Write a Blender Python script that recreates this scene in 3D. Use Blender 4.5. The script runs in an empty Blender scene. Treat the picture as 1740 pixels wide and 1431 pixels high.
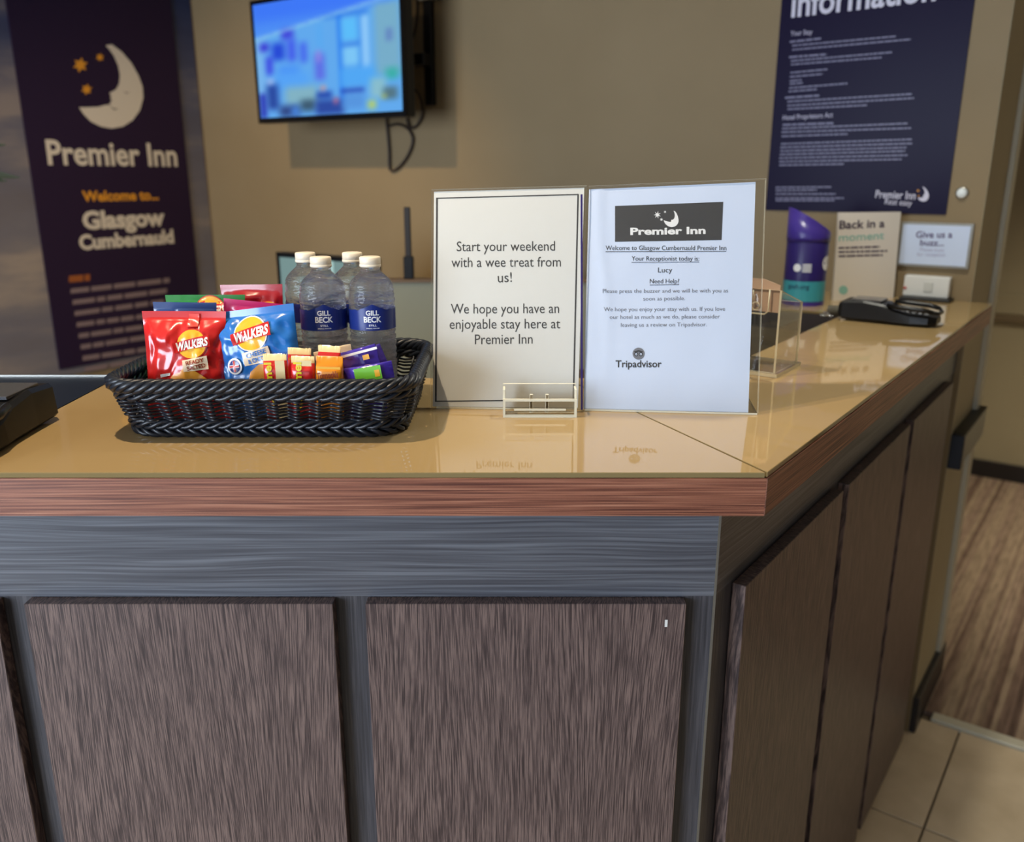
import bpy, bmesh, math, random
from mathutils import Vector, Matrix, noise
from mathutils.geometry import tessellate_polygon
random.seed(7)
S = bpy.context.scene
COL = S.collection
PI = math.pi

# ------------------------------------------------------------------ camera
CAMZ = 1.502
PITCH = math.radians(16)
FPX = 1480.0
cam = bpy.data.cameras.new('camera'); camo = bpy.data.objects.new('camera', cam); COL.objects.link(camo)
camo.location = (0, 0, CAMZ); camo.rotation_euler = (PI/2 - PITCH, 0, 0)
cam.sensor_width = 36; cam.sensor_fit = 'HORIZONTAL'; cam.lens = 36*FPX/1740
cam.clip_start = .02
cam.dof.use_dof = True; cam.dof.focus_distance = 1.07; cam.dof.aperture_fstop = 3.8
S.camera = camo
S.view_settings.view_transform = 'Standard'; S.view_settings.look = 'None'
S.view_settings.gamma = 1; S.view_settings.use_curve_mapping = False
S.view_settings.exposure = 0.0

# ------------------------------------------------------------------ world and lights
A = math.radians(35.9)
sA, cA = math.sin(A), math.cos(A)
def N(n, e, z=0.0):                       # point in the room's own frame: n to the right along the back wall, e into it
    return Vector((n*cA + e*sA, -n*sA + e*cA, z))
w = bpy.data.worlds.new('world'); S.world = w; w.use_nodes = True
w.node_tree.nodes['Background'].inputs[0].default_value = (.75, .85, 1, 1)
w.node_tree.nodes['Background'].inputs[1].default_value = .25
def area(name, loc, target, sx, sy, power, col, spread=180):
    l = bpy.data.lights.new(name, 'AREA'); l.shape = 'RECTANGLE'; l.size = sx; l.size_y = sy
    l.energy = power; l.color = col; l.spread = math.radians(spread)
    o = bpy.data.objects.new(name, l); COL.objects.link(o); o.location = loc
    o.rotation_euler = (Vector(target)-Vector(loc)).to_track_quat('-Z', 'Y').to_euler(); return o
def spot(name, loc, target, power, col, angle=110, blend=.6, r=.03):
    l = bpy.data.lights.new(name, 'SPOT'); l.energy = power; l.color = col
    l.spot_size = math.radians(angle); l.spot_blend = blend; l.shadow_soft_size = r
    o = bpy.data.objects.new(name, l); COL.objects.link(o); o.location = loc
    o.rotation_euler = (Vector(target)-Vector(loc)).to_track_quat('-Z', 'Y').to_euler(); return o
WARM = (1, .78, .52); COOL = (.72, .84, 1)
CEIL = 2.45
area('daylight_window', N(-1.3, -3.05, 1.45), N(-1.1, 0, 1.05), 2.3, 1.7, 88, COOL, 120)
area('daylight_window_b', N(1.6, -3.05, 1.45), N(1.6, 0, 1.0), 2.3, 1.7, 7, COOL, 120)
spot('counter_spot', (-.53, .93, CEIL-.03), (-.42, 1.0, 1.2), 58, (1, .80, .55), 100, .5, .02)
spot('staff_spot', (-1.03, 1.70, CEIL-.03), (-1.02, 3.3, 1.0), 74, (1, .74, .40), 78, .8, .03)
spot('lobby_spot', N(-.45, 1.55, CEIL-.03), N(-.42, 1.55, 0), 48, (1, .97, .85), 100, .8, .04)  # added lamp that brightens the right arm of the counter
spot('added_corridor_spot', N(.9, 3.6, CEIL-.03), N(1.0, 4.3, 0), 200, (1, .91, .74), 112, .9, .06)  # added lamp, brightens the corridor carpet and far wall
spot('lobby_spot_b', (-2.13, -.1, CEIL-.03), (-2.0, 0, 0), 25, WARM, 150, .9, .05)
spot('added_tile_spot', N(.75, 1.75, CEIL-.03), N(.8, 1.75, 0), 34, (1, .93, .80), 64, .7, .05)  # added narrow lamp, lifts the floor tiles but spares the side panels
LW = ['the wicker basket', 'the staff side left of the television', 'the right arm of the counter, added to brighten it', 'the corridor carpet, added to brighten the corridor', 'the lobby floor at the far left', 'the beige floor tiles right of the counter, added to brighten them']
LAMPS = [(-.53, .93), (-1.03, 1.70), N(-.45, 1.55)[:2], N(.9, 3.6)[:2], (-2.13, -.1), N(.75, 1.75)[:2]]  # includes the added arm, corridor and tile lamps

# ------------------------------------------------------------------ materials
def lin(c):
    return tuple(((x/255)/12.92 if x/255 <= .04045 else ((x/255+.055)/1.055)**2.4) for x in c) + (1,)
MATS = {}
def mat(name, col, rough=.5, metal=0, ior=1.45, trans=0, coat=0, emit=None, estr=0, spec=None, sss=0):
    if name in MATS: return MATS[name]
    m = bpy.data.materials.new(name); m.use_nodes = True
    b = m.node_tree.nodes['Principled BSDF']
    b.inputs['Base Color'].default_value = lin(col); b.inputs['Roughness'].default_value = rough
    b.inputs['Metallic'].default_value = metal; b.inputs['IOR'].default_value = ior
    b.inputs['Transmission Weight'].default_value = trans; b.inputs['Coat Weight'].default_value = coat
    b.inputs['Coat Roughness'].default_value = .08
    if spec is not None: b.inputs['Specular IOR Level'].default_value = spec
    if emit: b.inputs['Emission Color'].default_value = lin(emit); b.inputs['Emission Strength'].default_value = estr
    MATS[name] = m; return m
def nodes(m): return m.node_tree.nodes, m.node_tree.links, m.node_tree.nodes['Principled BSDF']
def ramp(ns, stops):
    r = ns.new('ShaderNodeValToRGB'); el = r.color_ramp.elements
    while len(el) < len(stops): el.new(.5)
    for e, (p, c) in zip(el, stops): e.position = p; e.color = lin(c)
    return r
def vec_scale(ns, ls, src, sc, warp=None):
    mp = ns.new('ShaderNodeMapping'); mp.inputs['Scale'].default_value = sc; ls.new(src, mp.inputs[0]); return mp.outputs[0]
def wood(name, stops, grain, warp_scale, warp, rough=.45, bump=.15, axis='z', coat=0, spec=.5):
    """streaky veneer: grain=(fine, along); axis = the way the grain runs"""
    m = mat(name, stops[0][1], rough, coat=coat, spec=spec); ns, ls, b = nodes(m)
    tc = ns.new('ShaderNodeTexCoord').outputs['Object']
    nz = ns.new('ShaderNodeTexNoise'); nz.inputs['Scale'].default_value = 1; nz.inputs['Detail'].default_value = 1
    ws = (warp_scale[0], warp_scale[0], warp_scale[1]) if axis == 'z' else (warp_scale[1], warp_scale[0], warp_scale[0])
    ls.new(vec_scale(ns, ls, tc, ws), nz.inputs['Vector'])
    sub = ns.new('ShaderNodeVectorMath'); sub.operation = 'SUBTRACT'; ls.new(nz.outputs['Color'], sub.inputs[0]); sub.inputs[1].default_value = (.5, .5, .5)
    mul = ns.new('ShaderNodeVectorMath'); mul.operation = 'MULTIPLY'; ls.new(sub.outputs[0], mul.inputs[0])
    mul.inputs[1].default_value = (warp, 0, 0) if axis == 'z' else (0, 0, warp)
    add = ns.new('ShaderNodeVectorMath'); ls.new(tc, add.inputs[0]); ls.new(mul.outputs[0], add.inputs[1])
    gs = (grain[0], grain[0]*.1, grain[1]) if axis == 'z' else (grain[1], grain[0]*.1, grain[0])
    g = ns.new('ShaderNodeTexNoise'); g.inputs['Scale'].default_value = 1; g.inputs['Detail'].default_value = 3; g.inputs['Roughness'].default_value = .6
    ls.new(vec_scale(ns, ls, add.outputs[0], gs), g.inputs['Vector'])
    r = ramp(ns, stops); ls.new(g.outputs['Fac'], r.inputs[0]); ls.new(r.outputs[0], b.inputs['Base Color'])
    bp = ns.new('ShaderNodeBump'); bp.inputs['Strength'].default_value = bump; bp.inputs['Distance'].default_value = .001
    ls.new(g.outputs['Fac'], bp.inputs['Height']); ls.new(bp.outputs[0], b.inputs['Normal'])
    return m
M_panel = wood('wenge_panel', [(.38, (56, 45, 45)), (.48, (82, 67, 65)), (.60, (122, 102, 95))], (900, 20), (8, 1.1), .09, .42, .1)
M_panel_edge = wood('wenge_edge', [(.4, (48, 38, 40)), (.6, (92, 78, 82))], (300, 14), (6, 2), .01, .45)
M_fascia = wood('slate_laminate_rail', [(.34, (68, 68, 74)), (.5, (86, 87, 93)), (.66, (108, 110, 116))], (300, 3.2), (16, 3.0), .022, .38, .05, axis='x')
M_stile = wood('slate_laminate_stile', [(.34, (54, 53, 57)), (.5, (66, 65, 70)), (.66, (82, 80, 84))], (420, 10), (9, 2), .006, .42, .05)
M_edge = wood('red_wood_edge', [(.36, (78, 42, 34)), (.48, (128, 78, 60)), (.58, (160, 104, 80)), (.7, (184, 130, 104))], (950, 5), (20, 3), .004, .4, .12, axis='x')
M_carc = mat('carcass_dark', (52, 46, 44), .6)
M_glasstop = mat('beige_backed_glass', (172, 146, 102), .03, ior=1.6, coat=0)
M_glassedge = mat('glass_edge', (136, 118, 80), .12, ior=1.5)
M_navy = mat('navy_laminate', (20, 30, 46), .35)
M_black = mat('black_plastic', (17, 16, 16), .38)
M_blackgloss = mat('black_gloss', (10, 10, 12), .08)
M_wicker = mat('black_wicker', (20, 25, 34), .38, spec=.65)
M_paper = mat('white_paper', (216, 216, 212), .6)
M_paperb = mat('daylit_white_paper', (206, 218, 240), .6)  # white paper with bluish window light put into its colour
M_ink = mat('black_ink', (52, 52, 54), .6); M_inkl = mat('grey_ink', (110, 112, 120), .6)
M_charcoal = mat('charcoal_print', (62, 62, 64), .5); M_whiteink = mat('white_ink', (236, 236, 236), .5)
M_purple = mat('purple_print', (36, 21, 48), .6, spec=.3); M_violet = mat('violet_plastic', (62, 46, 128), .3)
M_violetd = mat('violet_label', (44, 32, 96), .35); M_teal = mat('teal_print', (60, 150, 160), .4)
M_mint = mat('mint_ink', (140, 190, 175), .5); M_orange = mat('orange_ink', (214, 146, 40), .5)
M_pinkcard = mat('pink_card', (205, 178, 160), .6)
M_lilac = mat('lilac_ink', (170, 165, 190), .5)
M_textdim = mat('pale_print', (128, 110, 112), .5)
M_white = mat('white_plastic', (225, 224, 218), .35)
M_cap = mat('cream_cap', (238, 224, 200), .4)
M_labelb = mat('bottle_label_blue', (28, 46, 118), .3)
M_water = mat('water_bottle_clear', (250, 252, 255), .02, ior=1.33, trans=1)
def wrinkle(m, sc, st):
    ns, ls, b = nodes(m); tc = ns.new('ShaderNodeTexCoord').outputs['Object']; g = ns.new('ShaderNodeTexNoise'); g.inputs['Scale'].default_value = 1; g.inputs['Detail'].default_value = 2
    ls.new(vec_scale(ns, ls, tc, sc), g.inputs['Vector']); bp = ns.new('ShaderNodeBump'); bp.inputs['Strength'].default_value = st; bp.inputs['Distance'].default_value = .003
    ls.new(g.outputs['Fac'], bp.inputs['Height']); ls.new(bp.outputs[0], b.inputs['Normal'])
wrinkle(M_water, (60, 60, 170), .7)
def sparkle_mix(m, k):  # milky blue-white mix stands in for sparkles and reflections in the bottles
    ns, ls, b = nodes(m); t = ns.new('ShaderNodeBsdfTransparent'); mx = ns.new('ShaderNodeMixShader'); mx.inputs[0].default_value = k
    tr = ns.new('ShaderNodeBsdfTranslucent'); tr.inputs[0].default_value = (.85, .9, 1, 1); df = ns.new('ShaderNodeBsdfDiffuse'); df.inputs[0].default_value = (.85, .9, 1, 1)
    m2 = ns.new('ShaderNodeMixShader'); m2.inputs[0].default_value = .5; ls.new(tr.outputs[0], m2.inputs[1]); ls.new(df.outputs[0], m2.inputs[2])
    m3 = ns.new('ShaderNodeMixShader'); m3.inputs[0].default_value = .06
    ls.new(b.outputs[0], mx.inputs[1]); ls.new(t.outputs[0], mx.inputs[2]); ls.new(mx.outputs[0], m3.inputs[1]); ls.new(m2.outputs[0], m3.inputs[2]); ls.new(m3.outputs[0], ns['Material Output'].inputs[0])
sparkle_mix(M_water, .28)
M_metal = mat('brushed_metal', (190, 188, 180), .3, metal=1)
M_chrome = mat('chrome', (220, 220, 220), .1, metal=1)

def speckle(name, col, amp, scale, rough):
    m = mat(name, col, rough); ns, ls, b = nodes(m)
    tc = ns.new('ShaderNodeTexCoord').outputs['Object']; g = ns.new('ShaderNodeTexNoise')
    g.inputs['Scale'].default_value = scale; g.inputs['Detail'].default_value = 4; ls.new(tc, g.inputs['Vector'])
    lo = tuple(max(0, c-amp) for c in col); hi = tuple(min(255, c+amp) for c in col)
    r = ramp(ns, [(.3, lo), (.7, hi)]); ls.new(g.outputs['Fac'], r.inputs[0]); ls.new(r.outputs[0], b.inputs['Base Color']); return m
M_wall = speckle('tan_wall_paint', (142, 122, 90), 3, 3, .75)
M_wallr = speckle('cream_wall_paint', (168, 156, 126), 3, 3, .7)
M_ceil = mat('ceiling_white', (215, 210, 198), .9)
M_tile = speckle('beige_floor_tile', (196, 176, 146), 10, 9, .35)
M_grout = mat('grout', (112, 98, 80), .8)
M_skirt = mat('dark_skirting', (40, 36, 36), .4)
M_trimw = mat('pale_trim', (186, 180, 160), .45)
M_darkwood = wood('dark_desk_wood', [(.4, (50, 24, 20)), (.6, (84, 44, 34))], (200, 6), (8, 2), .01, .3, .1, axis='x')
M_desk = mat('pale_desk_board', (150, 146, 128), .5)

def carpet():
    m = mat('striped_carpet', (120, 100, 84), .95, spec=.1); ns, ls, b = nodes(m)
    tc = ns.new('ShaderNodeTexCoord').outputs['Object']
    g = ns.new('ShaderNodeTexNoise'); g.inputs['Scale'].default_value = 1; g.inputs['Detail'].default_value = 2
    ls.new(vec_scale(ns, ls, tc, (17, .10, 1)), g.inputs['Vector'])
    r = ramp(ns, [(.36, (92, 74, 64)), (.44, (128, 106, 92)), (.50, (166, 146, 122)), (.56, (138, 116, 102)), (.64, (172, 150, 126))]); ls.new(g.outputs['Fac'], r.inputs[0])
    g2 = ns.new('ShaderNodeTexNoise'); g2.inputs['Scale'].default_value = 1; g2.inputs['Detail'].default_value = 2
    ls.new(vec_scale(ns, ls, tc, (60, 9, 1)), g2.inputs['Vector'])
    r2 = ramp(ns, [(.3, (205, 205, 205)), (.6, (255, 255, 255))]); ls.new(g2.outputs['Fac'], r2.inputs[0])
    mx = ns.new('ShaderNodeMix'); mx.data_type = 'RGBA'; mx.blend_type = 'MULTIPLY'; mx.inputs[0].default_value = .8
    ls.new(r.outputs[0], mx.inputs[6]); ls.new(r2.outputs[0], mx.inputs[7]); ls.new(mx.outputs[2], b.inputs['Base Color']); return m
M_carpet = carpet()
def clouds():
    m = mat('cloud_mural_print', (70, 76, 104), .5); ns, ls, b = nodes(m)
    tc = ns.new('ShaderNodeTexCoord').outputs['Object']
    g = ns.new('ShaderNodeTexNoise'); g.inputs['Scale'].default_value = 1; g.inputs['Detail'].default_value = 4; g.inputs['Roughness'].default_value = .55
    ls.new(vec_scale(ns, ls, tc, (1, 1.6, 6)), g.inputs['Vector'])
    r = ramp(ns, [(.32, (30, 40, 76)), (.45, (50, 62, 98)), (.54, (88, 88, 106)), (.66, (150, 136, 128))]); ls.new(g.outputs['Fac'], r.inputs[0])
    # the mural colour grows paler towards its foot
    sx = ns.new('ShaderNodeSeparateXYZ'); ls.new(tc, sx.inputs[0])
    mr = ns.new('ShaderNodeMapRange'); mr.inputs['From Min'].default_value = -.25; mr.inputs['From Max'].default_value = .55; ls.new(sx.outputs['Z'], mr.inputs[0])
    r2 = ramp(ns, [(0, (150, 140, 130)), (1, (34, 44, 84))]); ls.new(mr.outputs[0], r2.inputs[0])
    mx = ns.new('ShaderNodeMix'); mx.data_type = 'RGBA'; mx.inputs[0].default_value = .45
    ls.new(r.outputs[0], mx.inputs[6]); ls.new(r2.outputs[0], mx.inputs[7]); ls.new(mx.outputs[2], b.inputs['Base Color']); return m
M_cloud = clouds()
def clear(name, tint=(1, 1, 1, 1), ior=1.49):
    m = bpy.data.materials.new(name); m.use_nodes = True; nt = m.node_tree; ns, ls = nt.nodes, nt.links
    ns.remove(ns['Principled BSDF']); out = ns['Material Output']
    t = ns.new('ShaderNodeBsdfTransparent'); t.inputs[0].default_value = tint
    g = ns.new('ShaderNodeBsdfGlossy'); g.inputs['Roughness'].default_value = .02
    fr = ns.new('ShaderNodeFresnel'); ge = ns.new('ShaderNodeNewGeometry'); mr = ns.new('ShaderNodeMapRange')
    mr.inputs['To Min'].default_value = ior; mr.inputs['To Max'].default_value = 1/ior     # the straight-through sheet reflects the same from both of its sides
    ls.new(ge.outputs['Backfacing'], mr.inputs[0]); ls.new(mr.outputs[0], fr.inputs[0])
    mx = ns.new('ShaderNodeMixShader'); ls.new(fr.outputs[0], mx.inputs[0]); ls.new(t.outputs[0], mx.inputs[1]); ls.new(g.outputs[0], mx.inputs[2])
    ls.new(mx.outputs[0], out.inputs[0]); return m
M_acr = clear('clear_acrylic', (.992, .992, .985, 1))
M_acredge = mat('acrylic_edge', (240, 236, 214), .15, trans=.2, ior=1.4)  # pale colour stands in for the bright gleam of the edges
def foil(name, col, rough=.26): return mat(name, col, rough, ior=1.5, coat=.6)

# ------------------------------------------------------------------ geometry helpers
ROTW = Matrix.Rotation(-A, 4, 'Z')       # local x,y,z = n,e,z of the room frame
def keep(o, parent):
    if parent is not None:
        o.parent = parent; o.matrix_parent_inverse = wm(parent).inverted()
def wm(o):
    m = o.matrix_basis.copy()
    return (wm(o.parent) @ o.matrix_parent_inverse @ m) if o.parent else m
def meta(o, label=None, cat=None, group=None, kind=None):
    for k, v in (('label', label), ('category', cat), ('group', group), ('kind', kind)):
        if v: o[k] = v
    return o
def thing(name, loc, label, cat, group=None, rz=0):
    o = bpy.data.objects.new(name, None); COL.objects.link(o); o.location = loc; o.rotation_euler = (0, 0, rz)
    o.empty_display_size = .05
    return meta(o, label, cat, group)
def link(name, me, mats, parent=None, M=None, smooth=False):
    if not isinstance(mats, (list, tuple)): mats = [mats]
    for m in mats: me.materials.append(m)
    if smooth:
        for p in me.polygons: p.use_smooth = True
    o = bpy.data.objects.new(name, me); COL.objects.link(o)
    if M is not None: o.matrix_basis = M
    keep(o, parent); return o
def from_bm(bm, name='mesh'):
    me = bpy.data.meshes.new(name); bm.to_mesh(me); bm.free(); return me
def box(name, x, y, z, m, parent=None, W=False, bevel=0, seg=1, R=None, M0=None):
    """box with bounds in world (or room frame when W); object origin at its centre"""
    c = Vector(((x[0]+x[1])/2, (y[0]+y[1])/2, (z[0]+z[1])/2)); s = ((x[1]-x[0]), (y[1]-y[0]), (z[1]-z[0]))
    bm = bmesh.new(); bmesh.ops.create_cube(bm, size=1)
    bmesh.ops.scale(bm, vec=s, verts=bm.verts)
    if bevel: bmesh.ops.bevel(bm, geom=bm.edges[:], offset=bevel, segments=seg, affect='EDGES', profile=.5)
    me = from_bm(bm, name)
    base = ROTW if W else (M0 if M0 is not None else Matrix.Identity(4))
    return link(name, me, m, parent, base @ Matrix.Translation(c), smooth=False)
def prism(name, poly, z0, z1, m, parent=None, edge_mat=None, bevel=0):
    bm = bmesh.new(); vs = [bm.verts.new((p[0], p[1], z0)) for p in poly]
    f = bm.faces.new(vs); r = bmesh.ops.extrude_face_region(bm, geom=[f])
    for v in r['geom']:
        if isinstance(v, bmesh.types.BMVert): v.co.z = z1
    bmesh.ops.recalc_face_normals(bm, faces=bm.faces)
    if bevel: bmesh.ops.bevel(bm, geom=bm.edges[:], offset=bevel, segments=1, affect='EDGES')
    if edge_mat is not None:
        for f in bm.faces:
            f.normal_update()
            if abs(f.normal.z) < .9: f.material_index = 1
    me = from_bm(bm, name)
    return link(name, me, [m, edge_mat] if edge_mat is not None else m, parent)
def tube_mesh(bm, pts, r, n=6, closed=False, cap=True):
    k = len(pts); rings = []; up = Vector((0, 0, 1))
    prev = None
    for i, p in enumerate(pts):
        p = Vector(p)
        a = Vector(pts[(i-1) % k]) if (closed or i > 0) else p
        b = Vector(pts[(i+1) % k]) if (closed or i < k-1) else p
        t = (b-a).normalized()
        ref = prev if prev is not None else (up if abs(t.z) < .9 else Vector((1, 0, 0)))
        u = (ref - t*ref.dot(t)).normalized(); v = t.cross(u)
        if not closed: prev = u
        rr = r[i] if isinstance(r, (list, tuple)) else r
        rings.append([bm.verts.new(p + (u*math.cos(2*PI*j/n)+v*math.sin(2*PI*j/n))*rr) for j in range(n)])
    rng = range(k) if closed else range(k-1)
    for i in rng:
        a, b = rings[i], rings[(i+1) % k]
        for j in range(n): bm.faces.new((a[j], a[(j+1) % n], b[(j+1) % n], b[j]))
    if not closed and cap:
        bm.faces.new(rings[0][::-1]); bm.faces.new(rings[-1])
def tube(name, pts, r, m, parent=None, n=8, closed=False, label=None):
    bm = bmesh.new(); tube_mesh(bm, pts, r, n, closed); o = link(name, from_bm(bm, name), m, parent, smooth=True)
    return meta(o, label) if label else o
def spline(pts, k=8):
    P = [Vector(p) for p in pts]; P = [2*P[0]-P[1]] + P + [2*P[-1]-P[-2]]; out = []
    for i in range(1, len(P)-2):
        for j in range(k):
            t = j/k; a, b, c, d = P[i-1:i+3]
            out.append(.5*((2*b)+(c-a)*t+(2*a-5*b+4*c-d)*t*t+(3*b-a-3*c+d)*t**3))
    out.append(P[-2]); return out
def lathe_bm(prof, n=32, cap=True):
    bm = bmesh.new(); rings = []
    for r, z in prof: rings.append([bm.verts.new((r*math.cos(2*PI*j/n), r*math.sin(2*PI*j/n), z)) for j in range(n)])
    for a, b in zip(rings, rings[1:]):
        for j in range(n): bm.faces.new((a[j], a[(j+1) % n], b[(j+1) % n], b[j]))
    if cap: bm.faces.new(rings[0][::-1]); bm.faces.new(rings[-1])
    return bm
def lathe(name, prof, m, parent, loc, n=32, smooth=True):
    return link(name, from_bm(lathe_bm(prof, n), name), m, parent, Matrix.Translation(loc), smooth)

# pixel rays of the photograph, used to read positions off planes of the room
def ray(px, py):
    u = (px-870)/FPX; v = (py-715.5)/FPX
    return Vector((u, math.cos(PITCH)-v*math.sin(PITCH), -(math.sin(PITCH)+v*math.cos(PITCH))))
CAM = Vector((0, 0, CAMZ))
class Plane:
    def __init__(s, p, n):
        s.p = Vector(p); s.n = Vector(n).normalized()
        if s.n.dot(CAM-s.p) < 0: s.n = -s.n
        h = Vector((0, 0, 1)).cross(s.n); s.h = h.normalized(); s.v = s.n.cross(s.h)   # right, up
    def at(s, px, py, off=0.0):
        d = ray(px, py); t = (s.p+s.n*off-CAM).dot(s.n)/d.dot(s.n); return CAM+d*t
def plane_e(e): return Plane(N(0, e, 0), N(0, -1, 0))
def plane_n(n): return Plane(N(n, 0, 0), N(1, 0, 0))

# ------------------------------------------------------------------ flat print: lettering, bars, outlines lying on a surface
_tc = {}
def glyphs(s, bold=0.0):
    k = (s, bold)
    if k in _tc: return _tc[k]
    c = bpy.data.curves.new('t', 'FONT'); c.body = s; c.size = 1; c.offset = bold; c.resolution_u = 3
    o = bpy.data.objects.new('t', c); COL.objects.link(o); dg = bpy.context.evaluated_depsgraph_get(); dg.update()
    me = o.evaluated_get(dg).to_mesh(); vs = [(v.co.x, v.co.y) for v in me.vertices]; fs = [tuple(p.vertices) for p in me.polygons]
    o.evaluated_get(dg).to_mesh_clear(); bpy.data.objects.remove(o); bpy.data.curves.remove(c)
    xs = [v[0] for v in vs]; x0, x1 = min(xs), max(xs)
    _tc[k] = ([((x-x0)/(x1-x0), y/.72) for x, y in vs], fs, (x1-x0)/.72)
    return _tc[k]
class Print:
    """collects flat printed marks on one plane (or any mapping) and links them as one mesh"""
    def __init__(s): s.v = []; s.f = []
    def add(s, vs, fs):
        k = len(s.v); s.v += [tuple(v) for v in vs]; s.f += [tuple(i+k for i in f) for f in fs]
    def text(s, t, pl, a, b, cap, bold=0.0, off=.0006, slant=0):
        A3, B3 = pl.at(*a, off), pl.at(*b, off); d = (B3-A3); L = d.length; d.normalize(); up = pl.n.cross(d)
        if up.z < 0: up = -up
        zc = (A3-CAM).dot(Vector((0, math.cos(PITCH), -math.sin(PITCH)))); h = cap*zc/FPX
        vs, fs, asp = glyphs(t, bold)
        s.add([A3+d*(x*L+slant*y*h)+up*(y*h) for x, y in vs], fs)
    def quad(s, pl, pts, off=.0005):
        s.add([pl.at(x, y, off) for x, y in pts], [tuple(range(len(pts)))])
    def greek(s, pl, a, b, h, off=.0006, rnd=random):
        n = max(2, int(math.hypot(b[0]-a[0], b[1]-a[1])/(h*3.2))); t = 0
        while t < 1:
            l = rnd.uniform(.5, 1.5)/n; t2 = min(1, t+l)
            p = (a[0]+(b[0]-a[0])*t, a[1]+(b[1]-a[1])*t); q = (a[0]+(b[0]-a[0])*t2, a[1]+(b[1]-a[1])*t2)
            s.quad(pl, [p, q, (q[0], q[1]-h), (p[0], p[1]-h)], off); t = t2+.13/n
    def build(s, name, m, parent):
        me = bpy.data.meshes.new(name); me.from_pydata(s.v, [], s.f); me.update()
        return link(name, me, m, parent)
def poly_build(name, pts3, m, parent):
    P_ = [Vector(p) for p in pts3]; o_ = P_[0]; nv = Vector((0, 0, 0))
    for a, b in zip(P_, P_[1:]+P_[:1]): nv += (a-o_).cross(b-o_)
    nv.normalize(); ax = (P_[1]-o_).normalized(); ay = nv.cross(ax)
    tri = tessellate_polygon([[Vector(((p-o_).dot(ax)*100, (p-o_).dot(ay)*100, 0)) for p in P_]])
    me = bpy.data.meshes.new(name); me.from_pydata([tuple(p) for p in P_], [], [tuple(t) for t in tri]); return link(name, me, m, parent)
def star_pts(cx, cy, r, n=7, k=.45, sq=1): return [(cx+sq*(r if i % 2 == 0 else r*k)*math.sin(PI*i/n+.2), cy-(r if i % 2 == 0 else r*k)*math.cos(PI*i/n+.2)) for i in range(2*n)]
MOON = [(755, 325), (800, 318), (870, 370), (940, 450), (990, 540), (1020, 620), (1025, 700), (1000, 790), (950, 860), (880, 905), (800, 920), (720, 905), (650, 870), (600, 820), (565, 768), (620, 768), (700, 765), (750, 752), (790, 748), (786, 735), (802, 716), (788, 702), (796, 690), (783, 665), (830, 640), (852, 600), (858, 540), (845, 470), (815, 400), (780, 350)]
def moon(cx, cy, h, sx=1, rot=0, f=1):
    """crescent outline of height h px about (cx,cy)"""
    k = h/600; o = []
    for x, y in MOON:
        x, y = (x-800)*k*sx, (y-620)*k; o.append((cx+x*math.cos(rot)-y*math.sin(rot), cy+x*math.sin(rot)+y*math.cos(rot)))
    return o

# ================================================================== the setting
WN, WE = -3.29, 2.345                     # left wall plane (n) and back wall plane (e)
WEND = -.335                              # where the back wall ends on the right
def struct(o): o['kind'] = 'structure'; return o
fl = struct(box('floor', (WN-.2, 3.3), (-3.3, 5.0), (-.12, -.012), M_grout, W=True))
T = .6
for i in range(-5, 6):
    for j in range(-8, 1):
        n0 = -.218+T*i; e0 = 1.971+T*j; e1 = min(e0+T, 2.435)
        if n0+T > 3.2 or n0 < WN-.2 or e0 < -3.2 or e0 > 2.4: continue
        box('tile', (n0+.0025, n0+T-.0025), (e0+.0025, e1-.0025), (-.012, 0), M_tile, fl, W=True, bevel=.001)
struct(box('floor_carpet', (WEND-.3, 3.3), (2.475, 4.86), (-.0119, .004), M_carpet, W=True))
thr = struct(box('trim_1', (WEND+.04, 3.2), (2.435, 2.475), (-.011, .009), M_trimw, W=True, bevel=.003))
struct(box('ceiling', (WN-.2, 3.3), (-3.3, 5.0), (CEIL, CEIL+.1), M_ceil, W=True))
wb = struct(box('wall_back', (WN-.1, WEND), (WE, 2.70), (0, CEIL), M_wall, W=True))
box('brightened_end_face', (WEND-.001, WEND+.0012), (WE+.001, 2.6995), (0, CEIL), M_wallr, wb, W=True)  # lighter paint stands in for light on this right-facing end
struct(box('trim_2', (WEND-.03, WEND+.014), (2.64, 2.705), (.09, CEIL), M_trimw, W=True, bevel=.003))
struct(box('wall_left', (WN-.15, WN), (-3.3, 5.0), (0, CEIL), M_wall, W=True))
struct(box('wall_far', (WEND-.4, 3.3), (4.82, 4.95), (0, CEIL), M_wallr, W=True))
struct(box('wall_corridor', (WEND-.5, WEND-.3), (2.70, 4.82), (0, CEIL), M_wallr, W=True))
struct(box('wall_right', (3.2, 3.3), (-3.3, 5.0), (0, CEIL), mat('bounce_cutting_brown', (112, 96, 76), .7), W=True))  # unseen wall, its brown chosen to cut bounced light
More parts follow.
